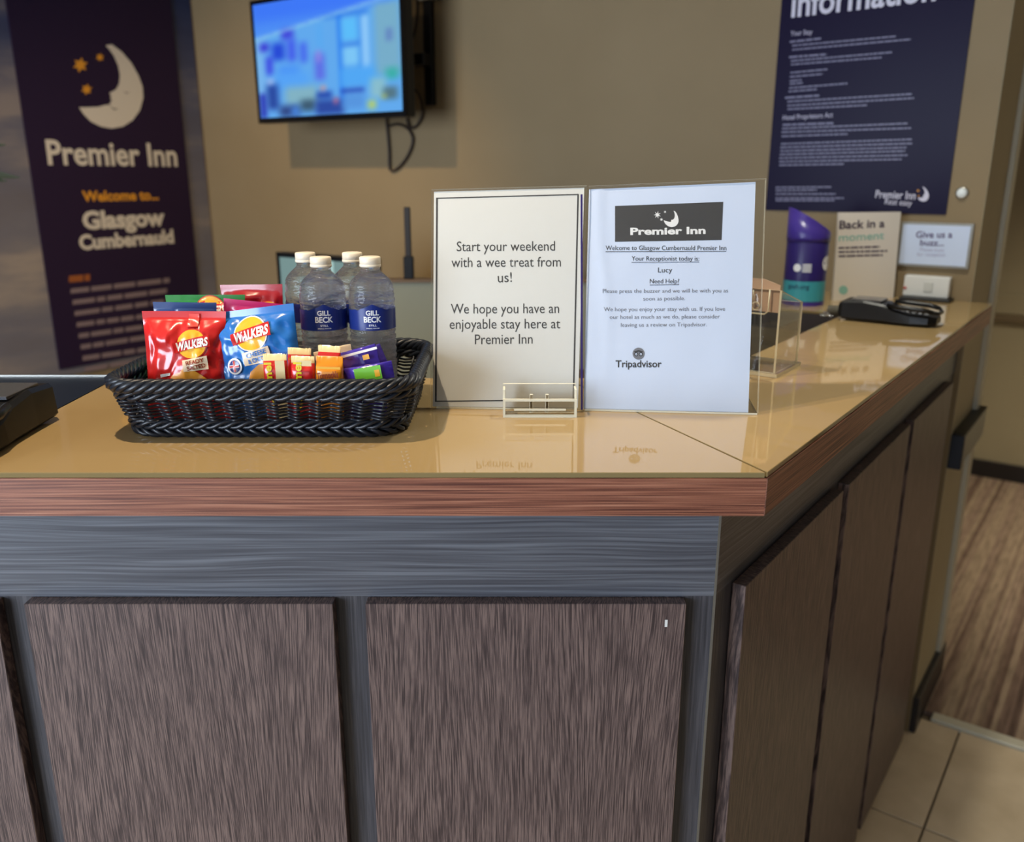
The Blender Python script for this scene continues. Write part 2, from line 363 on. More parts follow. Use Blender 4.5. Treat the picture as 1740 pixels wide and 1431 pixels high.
# wall with the windows, behind the camera
struct(box('wall_front', (WN, 3.2), (-3.3, -3.15), (0, .55), M_wallr, W=True))
struct(box('wall_front_lintel', (WN, 3.2), (-3.3, -3.15), (2.35, CEIL), M_wallr, W=True))
for a, b in ((WN, -2.5), (-.1, .4), (2.8, 3.2)): struct(box('wall_front_pier', (a, b), (-3.3, -3.15), (.55, 2.35), M_wallr, W=True))
for k, (a, b) in enumerate(((-2.5, -.1), (.4, 2.8))):
    wf = struct(box('window_%d' % (k+1), (a, b), (-3.19, -3.15), (.55, .6), M_trimw, W=True))
    for x0, x1, z0, z1 in ((a, b, 2.3, 2.35), (a, a+.05, .6, 2.3), (b-.05, b, .6, 2.3), ((a+b)/2-.025, (a+b)/2+.025, .6, 2.3)):
        box('frame_bar', (x0, x1), (-3.19, -3.15), (z0, z1), M_trimw, wf, W=True)
    box('pane', (a+.05, b-.05), (-3.175, -3.17), (.6, 2.3), clear('window_glass_%d' % k), wf, W=True)
struct(box('baseboard_right', (WEND-.001, WEND+.018), (2.345, 2.72), (0, .11), M_skirt, W=True, bevel=.003))
struct(box('baseboard_far', (WEND-.3, 3.2), (4.80, 4.82), (.004, .09), M_skirt, W=True, bevel=.003))
struct(box('trim_3', (WEND-.3, 3.2), (4.795, 4.82), (.80, .835), mat('rail_brown', (120, 104, 78), .5), W=True, bevel=.004))
struct(box('trim_4', (WEND-.3, 3.2), (4.805, 4.82), (.835, .93), M_wallr, W=True, bevel=.004))

# ================================================================== reception counter
CX, CY = .266, .858                                        # outer corner of the worktop
cn = CX*cA - CY*sA; ce = CX*sA + CY*cA
P = Vector((CX-.506*.06, CY+.06, 0)); pn = P.x*cA - P.y*sA; pe = P.x*sA + P.y*cA
TOPZ = 1.2
ctr = thing('reception_counter', (0, 1.1, 0), 'angled reception counter clad in dark wenge panels and slate-grey rails', 'counter')
def xy(v): return (v.x, v.y)
inner_n = -.50
def at_n_y(n, y):                                          # point on the line n=const with world Y=y
    e = (y + n*sA)/cA; return N(n, e)
prism('carcass', [(-1.3, P.y), (P.x, P.y), xy(N(pn, 2.343)), xy(N(inner_n, 2.343)), xy(at_n_y(inner_n, 1.27)), (-1.3, 1.27)], .0, 1.151, M_stile, ctr)
prism('plinth', [(-1.3, P.y-.002), (P.x+.001, P.y-.002), xy(N(pn+.002, 2.342)), xy(N(pn, 2.342)), (P.x, P.y), (-1.3, P.y)], .0, .038, M_carc, ctr)
box('fascia_rail', (-1.3, P.x+.0005), (P.y-.0012, P.y+.004), (1.0275, 1.1515), M_fascia, ctr)
def sbox(name, n, e, z, m, parent, bevel=0):               # part of the side run: local x along e so the grain follows
    R = Matrix.Rotation(PI/2-A, 4, 'Z')                    # local x = e direction, local y = -n
    return box(name, e, (-n[1], -n[0]), z, m, parent, bevel=bevel, M0=R)
sbox('fascia_rail', (pn-.004, pn+.0012), (pe, 2.342), (1.0275, 1.1515), M_fascia, ctr)
box('corner_trim', (P.x-.0015, P.x+.0012), (P.y-.0022, P.y+.0008), (.04, 1.151), mat('corner_edge', (100, 94, 84), .4), ctr)
PT = 1.026
def fpanel(x0, x1):
    o = box('panel', (x0, x1), (P.y-.018, P.y-.0005), (.04, PT), [M_panel], ctr, bevel=.0008)
    return o
for x0, x1 in ((-.559, -.205), (-.168, .1997), (-.95, -.592), (-1.29, -.985)): fpanel(x0, x1)
for e0, e1 in ((.934, 1.338), (1.370, 1.792), (1.826, 2.235)):
    sbox('panel', (pn+.0005, pn+.018), (e0, e1), (.04, PT-.003), M_panel, ctr, bevel=.0008)
meta(box('scratch_mark', (.176, .179), (P.y-.0184, P.y-.0182), (.997, 1.006), M_white, ctr), 'small pale chip in the veneer')

# worktop: wood slab with two sheets of back-painted glass
BY = 1.29; led = 1.976; ledn = -.86; wn2 = -.525
IC = at_n_y(wn2, BY)
wt = thing('worktop', (0, 1.1, 1.152), 'angled counter worktop with red wood edge and glossy beige glass surface', 'worktop')
outl = [(-.6, CY), (CX, CY), xy(N(cn, 2.343)), xy(N(ledn, 2.343)), xy(N(ledn, led)), xy(N(wn2, led)), xy(IC), (-.6, BY)]
prism('slab', outl, 1.152, 1.1935, M_carc, wt)
# lipping strips along the two outer edges, with the grain along them
box('edge_strip', (-.6, CX), (CY-.0012, CY+.002), (1.152, 1.1938), M_edge, wt)
sbox('edge_strip', (cn-.002, cn+.0012), (ce-.0006, 2.343), (1.152, 1.1938), M_edge, wt)
bt = Vector((-.398, .917)).normalized(); q = (BY-CY)/bt.y
mit = (CX+bt.x*q, BY)
g = .0007
for nm, pts in (('glass_sheet', [(-.6, CY), (CX-g*2.5, CY), (mit[0]-g, BY), (-.6, BY)]),
                ('glass_sheet', [(CX+g, CY+g*1.5), xy(N(cn, 2.343)), xy(N(ledn, 2.343)), xy(N(ledn, led)), xy(N(wn2, led)), xy(IC), (mit[0]+g*1.5, BY)])):
    prism(nm, pts, 1.194, TOPZ, M_glasstop, wt, M_glassedge, bevel=.0006)
flap = prism('counter_flap', [(-1.3, CY), (-.604, CY), (-.604, 1.307), (-1.3, 1.307)], 1.152, 1.199, M_navy)
meta(flap, 'dark navy flap section joining the left end of the beige worktop', 'counter flap')
tl = box('highlight_strip', (-1.3, -.604), (1.3075, 1.311), (1.186, 1.2005), M_metal, flap); tl['label'] = 'thin bright strip standing in for the highlight on the far edge'  # strip added for the highlight along the flap's far edge
# back desk
bd = thing('back_desk', N(-1.05, 1.5, 0), 'dark wood staff desk behind the right arm of the counter', 'desk', rz=-A)
box('desk_top', (-1.35, -.535), (1.36, 1.965), (.955, .99), M_darkwood, bd, W=True, bevel=.002)
for n_ in (-1.33, -.56):
    box('side_panel', (n_, n_+.02), (1.40, 1.93), (0, .955), M_darkwood, bd, W=True)

# ================================================================== back wall things
PE = plane_e(WE)
# --- information poster
pe_ = plane_e(WE-.004)
def on(pl, px, py, off=0): return pl.at(px, py, off)
def ne(v): return (v.x*cA - v.y*sA, v.x*sA + v.y*cA)
pl_l = ne(pe_.at(1306, 285))[0]; pl_r = ne(pe_.at(1618, 285))[0]; pz0 = pe_.at(1296, 357).z
po = thing('information_poster', N((pl_l+pl_r)/2, WE, pz0), 'tall dark purple guest information poster on the wall, small white print', 'poster', rz=-A)
box('poster_sheet', (pl_l, pl_r), (WE-.004, WE), (pz0, pz0+.66), mat('poster_purple', (27, 20, 48), .3, spec=.06), po, W=True)
pr = Print()
mat('poster_white', (206, 200, 214), .4)
for a_ in (('information', pe_, (1344, 29), (1590, 0), 42, .02), ('Premier Inn', pe_, (1487, 336), (1555, 339), 13, .012), ('Rest easy', pe_, (1503, 347), (1549, 350), 10, .004)):
    pr = Print(); pr.text(*a_); pr.build('poster_title', MATS['poster_white'], po)
poly_build('moon_mark', [pe_.at(x, y, .0007) for x, y in moon(1569, 330, 25)], MATS['poster_white'], po)
for x, y, r in ((1560, 324, 3), (1561, 333, 2)):
    poly_build('star_mark', [pe_.at(a, b, .0007) for a, b in star_pts(x, y, r, 5)], M_orange, po)
pr = Print()
for a_ in (('Your Stay', pe_, (1343, 61), (1380, 58), 8, .01), ('Hotel Proprietors Act', pe_, (1330, 204), (1415, 199), 8, .012)):
    pr = Print(); pr.text(*a_); pr.build('poster_heading', mat('poster_text', (168, 160, 180), .4), po)
pr = Print(); rr = random.Random(3)
def plines(lst, h):
    for x0, y0, x1, y1 in lst: pr.greek(pe_, (x0, y0), (x1, y1), h, rnd=rr)
plines([(1342, 73, 1395, 67), (1341, 99, 1405, 94), (1334, 168, 1392, 164), (1330, 214, 1416, 211)], 3.4)
plines([(1346, 79, 1522, 63), (1346, 86, 1548, 68), (1344, 105, 1516, 90), (1344, 111, 1498, 99), (1343, 125, 1406, 119), (1342, 132, 1398, 127), (1342, 139, 1362, 137),
        (1342, 144, 1364, 142), (1341, 151, 1440, 143), (1340, 157, 1388, 153), (1338, 174, 1550, 161), (1338, 181, 1553, 168), (1338, 187, 1473, 180),
        (1329, 220, 1542, 211), (1328, 226, 1548, 219), (1328, 233, 1440, 229), (1327, 246, 1550, 238), (1326, 252, 1550, 245), (1326, 258, 1540, 252), (1325, 264, 1538, 258),
        (1324, 270, 1542, 265), (1324, 276, 1532, 272), (1324, 282, 1434, 280), (1318, 320, 1413, 319), (1318, 325, 1388, 324), (1318, 331, 1420, 331), (1318, 338, 1434, 338), (1318, 342, 1418, 342)], 2.6)
meta(pr.build('fine_print', mat('poster_fine', (104, 98, 128), .4), po), kind='stuff')
# --- round white button on the wall
c = PE.at(1635, 328); nn, ee = ne(c)
bt_ = thing('wall_button', c, 'small round white knob on the wall right of the purple poster', 'button', rz=-A)
RX = Matrix.Rotation(PI/2, 4, 'X')
def wall_disc(name, c, r, depth, m, parent, off=0):
    bm = lathe_bm([(r, 0), (r, depth*.6), (r*.8, depth)], 24)
    return link(name, from_bm(bm, name), m, parent, Matrix.Translation(c+N(0, -off, 0)) @ ROTW @ RX, True)
wall_disc('backplate', c, .0145, .004, M_metal, bt_); wall_disc('button_face', c, .0115, .011, mat('white_knob_plastic', (236, 240, 236), .3), bt_)  # button face is plain white plastic
# --- "Give us a buzz" sign
s1 = plane_e(WE-.012)
a_ = ne(s1.at(1527, 448)); b_ = ne(s1.at(1641, 448)); z1 = s1.at(1530, 381).z; z0 = s1.at(1524, 447).z
bz = thing('buzz_sign', N(a_[0], WE, z0), 'small landscape framed sign reading Give us a buzz, above the white buzzer', 'sign', rz=-A)
box('sign_frame', (a_[0]-.006, b_[0]+.006), (WE-.010, WE), (z0-.006, z1+.006), mat('grey_frame', (150, 148, 140), .4), bz, W=True, bevel=.001)
box('sign_sheet', (a_[0], b_[0]), (WE-.012, WE-.010), (z0, z1), M_paperb, bz, W=True)
pr = Print(); pr.text('Give us a', s1, (1556, 404), (1618, 404), 11, .02); pr.text('buzz...', s1, (1563, 417), (1604, 418), 10, .02)
pr.build('sign_text', mat('purple_ink', (88, 70, 110), .5), bz)
pr = Print(); pr.text('Please buzz', s1, (1563, 427), (1604, 428), 6, 0); pr.text('for reception', s1, (1558, 435), (1606, 436), 6, 0); pr.build('small_text', M_lilac, bz)
# --- white buzzer box
s2 = plane_e(WE-.03)
a_ = ne(s2.at(1533, 505)); b_ = ne(s2.at(1611, 505)); z1 = s2.at(1536, 467).z; z0 = s2.at(1533, 502).z
bu = thing('buzzer_box', N((a_[0]+b_[0])/2, WE, z0), 'white oblong buzzer box on a black foot against the wall', 'buzzer', rz=-A)
box('housing', (a_[0], b_[0]), (WE-.032, WE-.001), (z0, z1), M_white, bu, W=True, bevel=.003, seg=2)
box('foot', (a_[0]-.002, b_[0]+.01), (WE-.06, WE-.002), (TOPZ, z0), M_black, bu, W=True, bevel=.002)
s2 = plane_e(WE-.0322); wall_disc('indicator', s2.at(1538, 489), .0035, .002, mat('red_dot', (196, 70, 66), .4), bu)
box('press_pad', ((a_[0]*.45+b_[0]*.55)-.010, (a_[0]*.45+b_[0]*.55)+.010), (WE-.0345, WE-.032), ((z0+z1)/2-.012, (z0+z1)/2+.012), mat('pad_grey', (205, 205, 198), .4), bu, W=True, bevel=.001)
# --- Back in a moment card
yb = N(0, 1, 0)
ca, cb = None, None
PT_ = Plane((0, 0, TOPZ), (0, 0, 1)); gb = PT_.at(1415, 511); gb2 = PT_.at(1518, 507)
def leaf(name, bl, br, h, lean, th, m, parent, mesh_only=False):
    """upright board standing on bl-br, leaning back by lean metres at the top; returns object and its front plane"""
    bl, br = Vector(bl), Vector(br); d = (br-bl).normalized(); back = Vector((-d.y, d.x, 0))
    if back.y < 0: back = -back
    t = Vector((0, 0, h))+back*lean; nrm = d.cross(t).normalized()
    if nrm.dot(CAM-bl) < 0: nrm = -nrm
    bm = bmesh.new(); f = [bl, br, br+t, bl+t]; F = [bm.verts.new(p) for p in f]; B = [bm.verts.new(p-nrm*th) for p in f]
    bm.faces.new(F); bm.faces.new(B[::-1])
    for i in range(4): bm.faces.new((F[i], B[i], B[(i+1) % 4], F[(i+1) % 4]))
    bmesh.ops.recalc_face_normals(bm, faces=bm.faces)
    return link(name, from_bm(bm, name), m, parent), Plane(bl, nrm)
gb.z = gb2.z = TOPZ
card = thing('notice_card', gb, 'upright white card reading Back in a moment, beside the purple collecting tin', 'sign')
o, pc = leaf('card_board', gb, gb2, .208, .01, .006, mat('warm_white_card', (224, 214, 200), .5), card)
pr = Print(); pr.text('Back in a', pc, (1426, 389), (1503, 386), 14, .02); pr.build('title_text', mat('dark_purple_ink', (52, 34, 62), .5), card)
pr = Print(); pr.text('moment', pc, (1425, 410), (1502, 406), 13, .012); pr.build('title_text', M_mint, card)
pr = Print()
for y, x1 in ((423, 1495), (430, 1508), (437, 1500)): pr.greek(pc, (1425, y), (x1, y-2), 3.2)
pr.build('body_text', mat('grey_purple_ink', (96, 84, 96), .5), card)
poly_build('round_logo', [pc.at(1433+7.5*math.cos(t), 493+7.5*math.sin(t), .0006) for t in [2*PI*i/20 for i in range(20)]], M_mint, card)

# --- collecting tin
tc_ = Plane((0, 0, TOPZ), (0, 0, 1)).at(1368, 518); tc_ = Vector((tc_.x, tc_.y+.02, TOPZ))
R = .0475
tin = thing('collecting_tin', tc_, 'purple charity collecting tin with slanted lid and teal band at the foot', 'tin')
lathe('tin_body', [(R*.98, 0), (R, .003), (R, .150), (R*.96, .153)], M_violetd, tin, tc_, 40)
bm = lathe_bm([(R*1.005, .0105), (R*1.005, .057)], 40, False); link('teal_band', from_bm(bm), M_teal, tin, Matrix.Translation(tc_), True)
bm = lathe_bm([(R*1.01, 0), (R*1.01, .010)], 40, False); link('foot_ring', from_bm(bm), M_violet, tin, Matrix.Translation(tc_), True)
bm = lathe_bm([(R*1.03, .147), (R*1.03, .156), (R*1.03, .24), (R*.9, .24)], 40)
for v in bm.verts:
    if v.co.z > .2:
        inset = .9 if (v.co.x**2+v.co.y**2)**.5 < R*.95 else 1
        v.co.z = .193 - v.co.x/R*.029 + (-.004 if inset < 1 else 0)
link('lid', from_bm(bm), M_violet, tin, Matrix.Translation(tc_), True)
sl = Matrix.Translation(tc_+Vector((0, 0, .193))) @ Matrix.Rotation(math.atan(.029/R), 4, 'Y')
box('coin_slot', (-.018, .018), (-.003, .003), (-.003, .0005), M_blackgloss, tin, M0=sl)
box('seal', (-.034, -.020), (-.008, .008), (-.003, .0004), mat('seal_pale', (170, 160, 170), .4), tin, M0=sl)
def cyl_print(t, c, r, a0, width, z, cap, m, parent, bold=0, name='label_text'):
    vs, fs, asp = glyphs(t, bold)
    L = [(c.x+r*math.cos(a0+(x-.5)*width/r), c.y+r*math.sin(a0+(x-.5)*width/r), c.z+z+y*cap) for x, y in vs]
    me = bpy.data.meshes.new(name); me.from_pydata(L, [], fs); return link(name, me, m, parent)
def cyl_disc(c, r, a0, z, rad, m, parent, name='round_logo'):
    vs = [(c.x+r*math.cos(a0), c.y+r*math.sin(a0), c.z+z)]+[(c.x+r*math.cos(a0+rad*math.cos(t)/r), c.y+r*math.sin(a0+rad*math.cos(t)/r), c.z+z+rad*math.sin(t)) for t in [2*PI*i/20 for i in range(20)]]
    me = bpy.data.meshes.new(name); me.from_pydata(vs, [], [(0, i+1, (i+1) % 20+1) for i in range(20)]); return link(name, me, m, parent)
fa = -PI/2 - .3
cyl_print('gosh.org', tc_, R*1.012, fa-.3, .05, .040, .011, mat('navy_ink', (30, 40, 80), .5), tin, .01)
cyl_disc(tc_, R*1.012, fa-.42, .088, .009, M_whiteink, tin); cyl_disc(tc_, R*1.012, fa+1.18, .098, .017, M_whiteink, tin)
for k in range(4): cyl_print('lllllll', tc_, R*1.012, fa+.04, .020, .079+k*.005, .003, M_whiteink, tin, .05, 'white_lines')

# --- small oblong box on the wall end
gx = thing('wall_end_box', N(WEND, 2.36, .78), 'grey and black oblong box fixed at waist height on the wall end past the counter', 'box', rz=-A)
box('box_body', (WEND, WEND+.03), (2.365, 2.70), (.782, .862), mat('grey_metal_box', (112, 108, 96), .35), gx, W=True, bevel=.002)
box('end_cap', (WEND, WEND+.032), (2.345, 2.366), (.776, .866), mat('dark_blue_cap', (22, 26, 38), .4), gx, W=True, bevel=.002)
box('top_cover', (WEND, WEND+.032), (2.366, 2.70), (.862, .867), M_black, gx, W=True, bevel=.001)

# ================================================================== left wall: mural and banner
mp = box('cloud_mural', (WN, WN+.004), (-1.2, 2.338), (.75, CEIL-.02), M_cloud, W=True)
meta(mp, 'blue-grey cloud mural covering the wall behind the purple banner', 'mural')
PB = plane_n(WN+.012)
e0 = ne(PB.at(52, 285))[1]; e1 = ne(PB.at(318, 285))[1]
bn = thing('welcome_banner', N(WN+.004, (e0+e1)/2, .8), 'dark purple welcome banner with a moon logo on the cloud mural', 'banner', rz=-A)
box('banner_sheet', (WN+.0045, WN+.012), (e0, e1), (.78, CEIL-.03), M_purple, bn, W=True)
k = 400/1684
mm = mat('banner_white', (206, 196, 182), .5)
poly_build('moon_logo', [PB.at(x*k, y*k, .001) for x, y in MOON], mm, bn)
for x, y, r in ((575, 465, 56), (715, 410, 32), (620, 640, 42)):
    poly_build('star', [PB.at(a*k, b*k, .001) for a, b in star_pts(x, y, r, 6, .5)], M_orange, bn)
poly_build('moon_eye', [PB.at(x*k, y*k, .0016) for x, y in ((880, 650), (905, 662), (930, 655), (905, 672))], M_textdim, bn)
poly_build('moon_mouth', [PB.at(x*k, y*k, .0016) for x, y in ((782, 752), (815, 776), (850, 780), (815, 786))], M_purple, bn)
for a_ in (('Premier Inn', PB, (82, 279), (302, 282), 41, .024), ('Glasgow', PB, (142, 389), (281, 382), 29, .045), ('Cumbernauld', PB, (136, 424), (296, 412), 24, .045)):
    pr = Print(); pr.text(*a_); pr.build('banner_title', mm, bn)
pr = Print(); pr.text('Welcome to...', PB, (141, 342), (270, 339), 17, .035); pr.build('welcome_text', M_orange, bn)
pr = Print(); pr.greek(PB, (117, 480), (153, 477), 11); pr.build('orange_heading', mat('dim_orange_ink', (150, 84, 40), .5), bn)
pr = Print(); rr = random.Random(5)
for i in range(9):
    y = 499+i*19.0; x0 = 120+i*3.4; pr.greek(PB, (x0, y), (x0+168-(i % 3)*8, y-19-i*.8), 8, rnd=rr)
pr.build('body_text', M_textdim, bn)

# ================================================================== television on the wall
tvl = Vector((-.886, 3.218)); tvr = Vector((-.323, 2.811)); tz = 1.662; th = .392
d2 = (tvr-tvl); tw = d2.length; ang = math.atan2(d2.y, d2.x)
TV = Matrix.Translation((tvl.x, tvl.y, tz)) @ Matrix.Rotation(ang, 4, 'Z')      # local x across, y into the wall, z up
tv = thing('television', ((tvl.x+tvr.x)/2, (tvl.y+tvr.y)/2, tz), 'black flat television high on the tan wall showing a blue picture', 'television', rz=ang)
box('casing', (.0, tw), (.006, .045), (0, th), M_black, tv, bevel=.004, seg=2, M0=TV)
for x0, x1, z0, z1 in ((0, tw, 0, .018), (0, tw, th-.014, th), (0, .013, .018, th-.014), (tw-.013, tw, .018, th-.014)):
    box('bezel_bar', (x0, x1), (-.002, .006), (z0, z1), M_blackgloss, tv, M0=TV, bevel=.001)
box('rear_housing', (tw*.25, tw*.8), (.045, .085), (.05, th-.07), M_black, tv, M0=TV, bevel=.006)
# picture on the screen: painted dots of light on a fine grid
def soft(x, a, b, s): 
    def st(t): t = min(1, max(0, t)); return t*t*(3-2*t)
    return st((x-a)/s+.5)*(1-st((x-b)/s+.5))
PIX = [  # x0,x1,y0,y1 (0-1, y from the top), colour, softness
 (0, .97, .0, .14, (60, 118, 246), .10), (-.1, .06, .3, .95, (120, 180, 235), .04), (.03, .10, .34, .41, (50, 40, 205), .04), (.12, .22, .35, .50, (30, 62, 210), .05), (.20, .29, .24, .33, (60, 60, 215), .04),
 (.24, .30, .33, .52, (62, 80, 232), .05), (.07, .12, .46, .62, (56, 60, 222), .04), (.33, .38, .37, .54, (66, 96, 235), .04), (.16, .32, .55, .66, (74, 146, 245), .06), (.12, .38, .62, .78, (84, 162, 246), .08),
 (.46, .49, .24, .60, (86, 168, 240), .03), (.43, .50, .48, .70, (92, 104, 226), .04), (.445, .475, .45, .55, (150, 140, 225), .03), (.50, .80, .18, .20, (28, 100, 225), .03),
 (.60, .625, .18, .92, (32, 116, 238), .02), (.73, .75, .20, .64, (60, 140, 236), .02), (.63, .73, .22, .40, (90, 190, 250), .03), (.63, .73, .45, .60, (126, 200, 246), .03), (.76, .80, .22, .64, (150, 205, 250), .02),
 (.62, .74, .42, .445, (50, 120, 225), .02), (.60, .88, .62, .78, (78, 166, 244), .05), (.84, 1.0, .14, .70, (120, 172, 196), .04), (.91, .95, .34, .44, (96, 128, 190), .02), (.90, .98, .65, .74, (52, 172, 160), .04),
 (.20, .44, .74, .90, (132, 178, 190), .06), (.06, .15, .70, .93, (32, 62, 150), .05), (.07, .12, .66, .70, (176, 190, 240), .03), (.0, .05, .78, 1.0, (30, 40, 170), .03), (.15, .30, .90, 1.0, (40, 60, 120), .05), (.24, .30, .92, .99, (74, 140, 230), .04),
 (.31, .42, .86, .96, (52, 78, 98), .05), (.43, .54, .80, .86, (30, 60, 160), .03), (.46, .50, .75, .79, (200, 150, 150), .02), (.42, .62, .87, 1.0, (36, 62, 150), .04), (.55, .58, .86, .91, (196, 110, 140), .02),
 (.60, .76, .79, .83, (38, 70, 175), .02), (.61, .76, .84, .96, (84, 146, 220), .04), (.78, .83, .90, .97, (190, 210, 90), .03), (.80, .90, .72, .88, (140, 190, 200), .04), (.88, .97, .80, .90, (80, 110, 120), .03), (.87, .90, .86, .89, (180, 190, 80), .02)]
def pic(u, v):
    c = [96.0, 168.0, 236.0]
    if v < .30-.22*u: c = [62+60*v, 120+90*v, 244.0]
    for x0, x1, y0, y1, cc, s in PIX:
        wgt = soft(u, x0, x1, s+.035)*soft(v, y0, y1, s+.045)*.9
        if wgt > 0: c = [a*(1-wgt)+b*wgt for a, b in zip(c, cc)]
    t = soft(v, .30-.22*u-.02, .30-.22*u+.02, .03)*.4
    return [a*(1-t)+b*t for a, b in zip(c, (150, 205, 235))]
nx, nz = 80, 52; vs, fs, cs = [], [], []
for j in range(nz+1):
    for i in range(nx+1): vs.append((.013+(tw-.026)*i/nx, 0, .018+(th-.032)*j/nz)); cs.append(lin(pic(i/nx, 1-j/nz)))
for j in range(nz):
    for i in range(nx): a = j*(nx+1)+i; fs.append((a, a+1, a+nx+2, a+nx+1))
me = bpy.data.meshes.new('screen'); me.from_pydata(vs, [], fs)
at = me.color_attributes.new('Col', 'FLOAT_COLOR', 'POINT')
for i, c_ in enumerate(cs): at.data[i].color = c_
ms = mat('screen_picture', (5, 5, 8), .15); ns, ls, b = nodes(ms); av = ns.new('ShaderNodeVertexColor'); av.layer_name = 'Col'
ls.new(av.outputs[0], b.inputs['Emission Color']); b.inputs['Emission Strength'].default_value = 1.0
link('screen', me, ms, tv, TV @ Matrix.Translation((0, .001, 0)))
# wall bracket
pcn = Vector(((tvl.x+tvr.x)/2, (tvl.y+tvr.y)/2, tz+th/2))
nn_, ee_ = ne(pcn)
br = thing('wall_bracket', N(nn_+.18, WE, tz+.2), 'black swing-arm bracket carrying the television', 'bracket', rz=-A)
box('wall_plate', (nn_+.215, nn_+.25), (WE-.02, WE), (tz+.05, tz+.40), M_black, br, W=True, bevel=.002)
box('arm', (nn_+.02, nn_+.25), (WE-.06, WE-.02), (tz+.17, tz+.21), M_black, br, W=True, bevel=.003)
box('head_plate', (nn_-.08, nn_+.08), (WE-.115, WE-.06), (tz+.10, tz+.28), M_black, br, W=True, bevel=.003)
PC = plane_e(WE-.012)
cb_ = thing('television_cable', PC.at(690, 190), 'looped dark cables hanging below the television on the tan wall', 'cable')
mc = mat('cable_brown', (48, 38, 34), .5)
for pts in ([(655, 185), (658, 220), (661, 255), (663, 289), (680, 282), (696, 258), (701, 235), (692, 218), (675, 211), (660, 214)],
            [(690, 160), (704, 152), (714, 165), (718, 190), (712, 208), (700, 218), (692, 205), (694, 185)],
            [(709, 0), (708, 30), (704, 58), (696, 80), (690, 120)]):
    tube('cable_loop', spline([PC.at(*p) for p in pts], 5), .0045, mc, cb_)
sb = PE.at(742, -2); sn, se = ne(sb)
so = thing('wall_socket', sb, 'white trunking box at the top of the wall right of the television', 'socket', rz=-A)
box('faceplate', (sn-.055, sn+.075), (WE-.03, WE), (sb.z-.004, sb.z+.085), M_white, so, W=True, bevel=.003)
box('cable_entry', (sn-.085, sn-.055), (WE-.028, WE), (sb.z+.01, sb.z+.05), M_black, so, W=True, bevel=.002)

# ================================================================== staff side: monitor, upright post
ml = Vector((-.70, 2.62, 0)); 
def at_y(px, py, Y): d = ray(px, py); return CAM+d*(Y/d.y)
q0 = at_y(470, 428, 2.62); q1 = at_y(636, 447, 2.40); mz = q0.z
dd = Vector((q1.x-q0.x, q1.y-q0.y)); mw = dd.length; ma = math.atan2(dd.y, dd.x); mh = .24
MM = Matrix.Translation((q0.x, q0.y, mz-mh)) @ Matrix.Rotation(ma, 4, 'Z')
mo = thing('computer_monitor', (q0.x, q0.y, mz-mh-.1), 'black computer monitor with pale teal screen, behind the bottles', 'monitor', rz=ma)
box('monitor_casing', (0, mw), (.004, .03), (0, mh), M_black, mo, M0=MM, bevel=.003)
for x0, x1, z0, z1 in ((0, mw, 0, .016), (0, mw, mh-.014, mh), (0, .012, .016, mh-.014), (mw-.012, mw, .016, mh-.014)):
    box('bezel_bar', (x0, x1), (-.003, .004), (z0, z1), M_blackgloss, mo, M0=MM)
box('monitor_screen', (.012, mw-.012), (-.001, .004), (.016, mh-.014), mat('teal_screen', (10, 14, 14), .3, emit=(128, 158, 156), estr=.8), mo, M0=MM)
box('screen_window', (mw*.42, mw*.60), (-.0016, -.001), (.016, mh-.014), mat('pale_window', (10, 14, 14), .3, emit=(176, 212, 208), estr=.9), mo, M0=MM)
box('stand_neck', (mw*.44, mw*.56), (.03, .05), (-.10, .12), M_black, mo, M0=MM)
sfz = mz-mh-.10
box('stand_foot', (mw*.25, mw*.75), (-.05, .12), (-.112, -.10), M_black, mo, M0=MM, bevel=.003)
md = thing('monitor_desk', (q0.x, q0.y, 0), 'pale staff desk under the computer monitor', 'desk', rz=ma)
box('desk_top', (-.45, mw+.03), (-.09, .22), (-.137, -.112), M_desk, md, M0=MM, bevel=.002)
zf = -(mz-mh)
for x_ in (-.43, mw-.02): box('desk_side', (x_, x_+.025), (-.07, .20), (zf, -.137), M_desk, md, M0=MM)
u0 = at_y(695, 474, 2.35); u1 = at_y(693, 352, 2.35)
pb_ = thing('pale_partition', (u0.x, 2.35, 0), 'pale grey-green desk screen right of the bottles with a brown cap', 'partition')
box('screen_board', (u0.x-.10, u0.x+.55), (2.34, 2.37), (0, u0.z-.008), mat('sage_board', (150, 148, 126), .6), pb_, bevel=.002)
box('cap_rail', (u0.x-.10, u0.x+.55), (2.332, 2.378), (u0.z-.008, u0.z), mat('brown_cap', (126, 100, 74), .5), pb_, bevel=.001)
up = thing('upright_post', (u0.x, 2.355, u0.z), 'thin dark upright post standing on the pale desk screen', 'post')
box('post_shaft', (u0.x-.008, u0.x+.008), (2.347, 2.363), (u0.z, u1.z), mat('post_dark', (52, 44, 38), .5), up, bevel=.002)
box('post_foot', (u0.x-.013, u0.x+.013), (2.342, 2.368), (u0.z, u0.z+.06), M_black, up, bevel=.002)

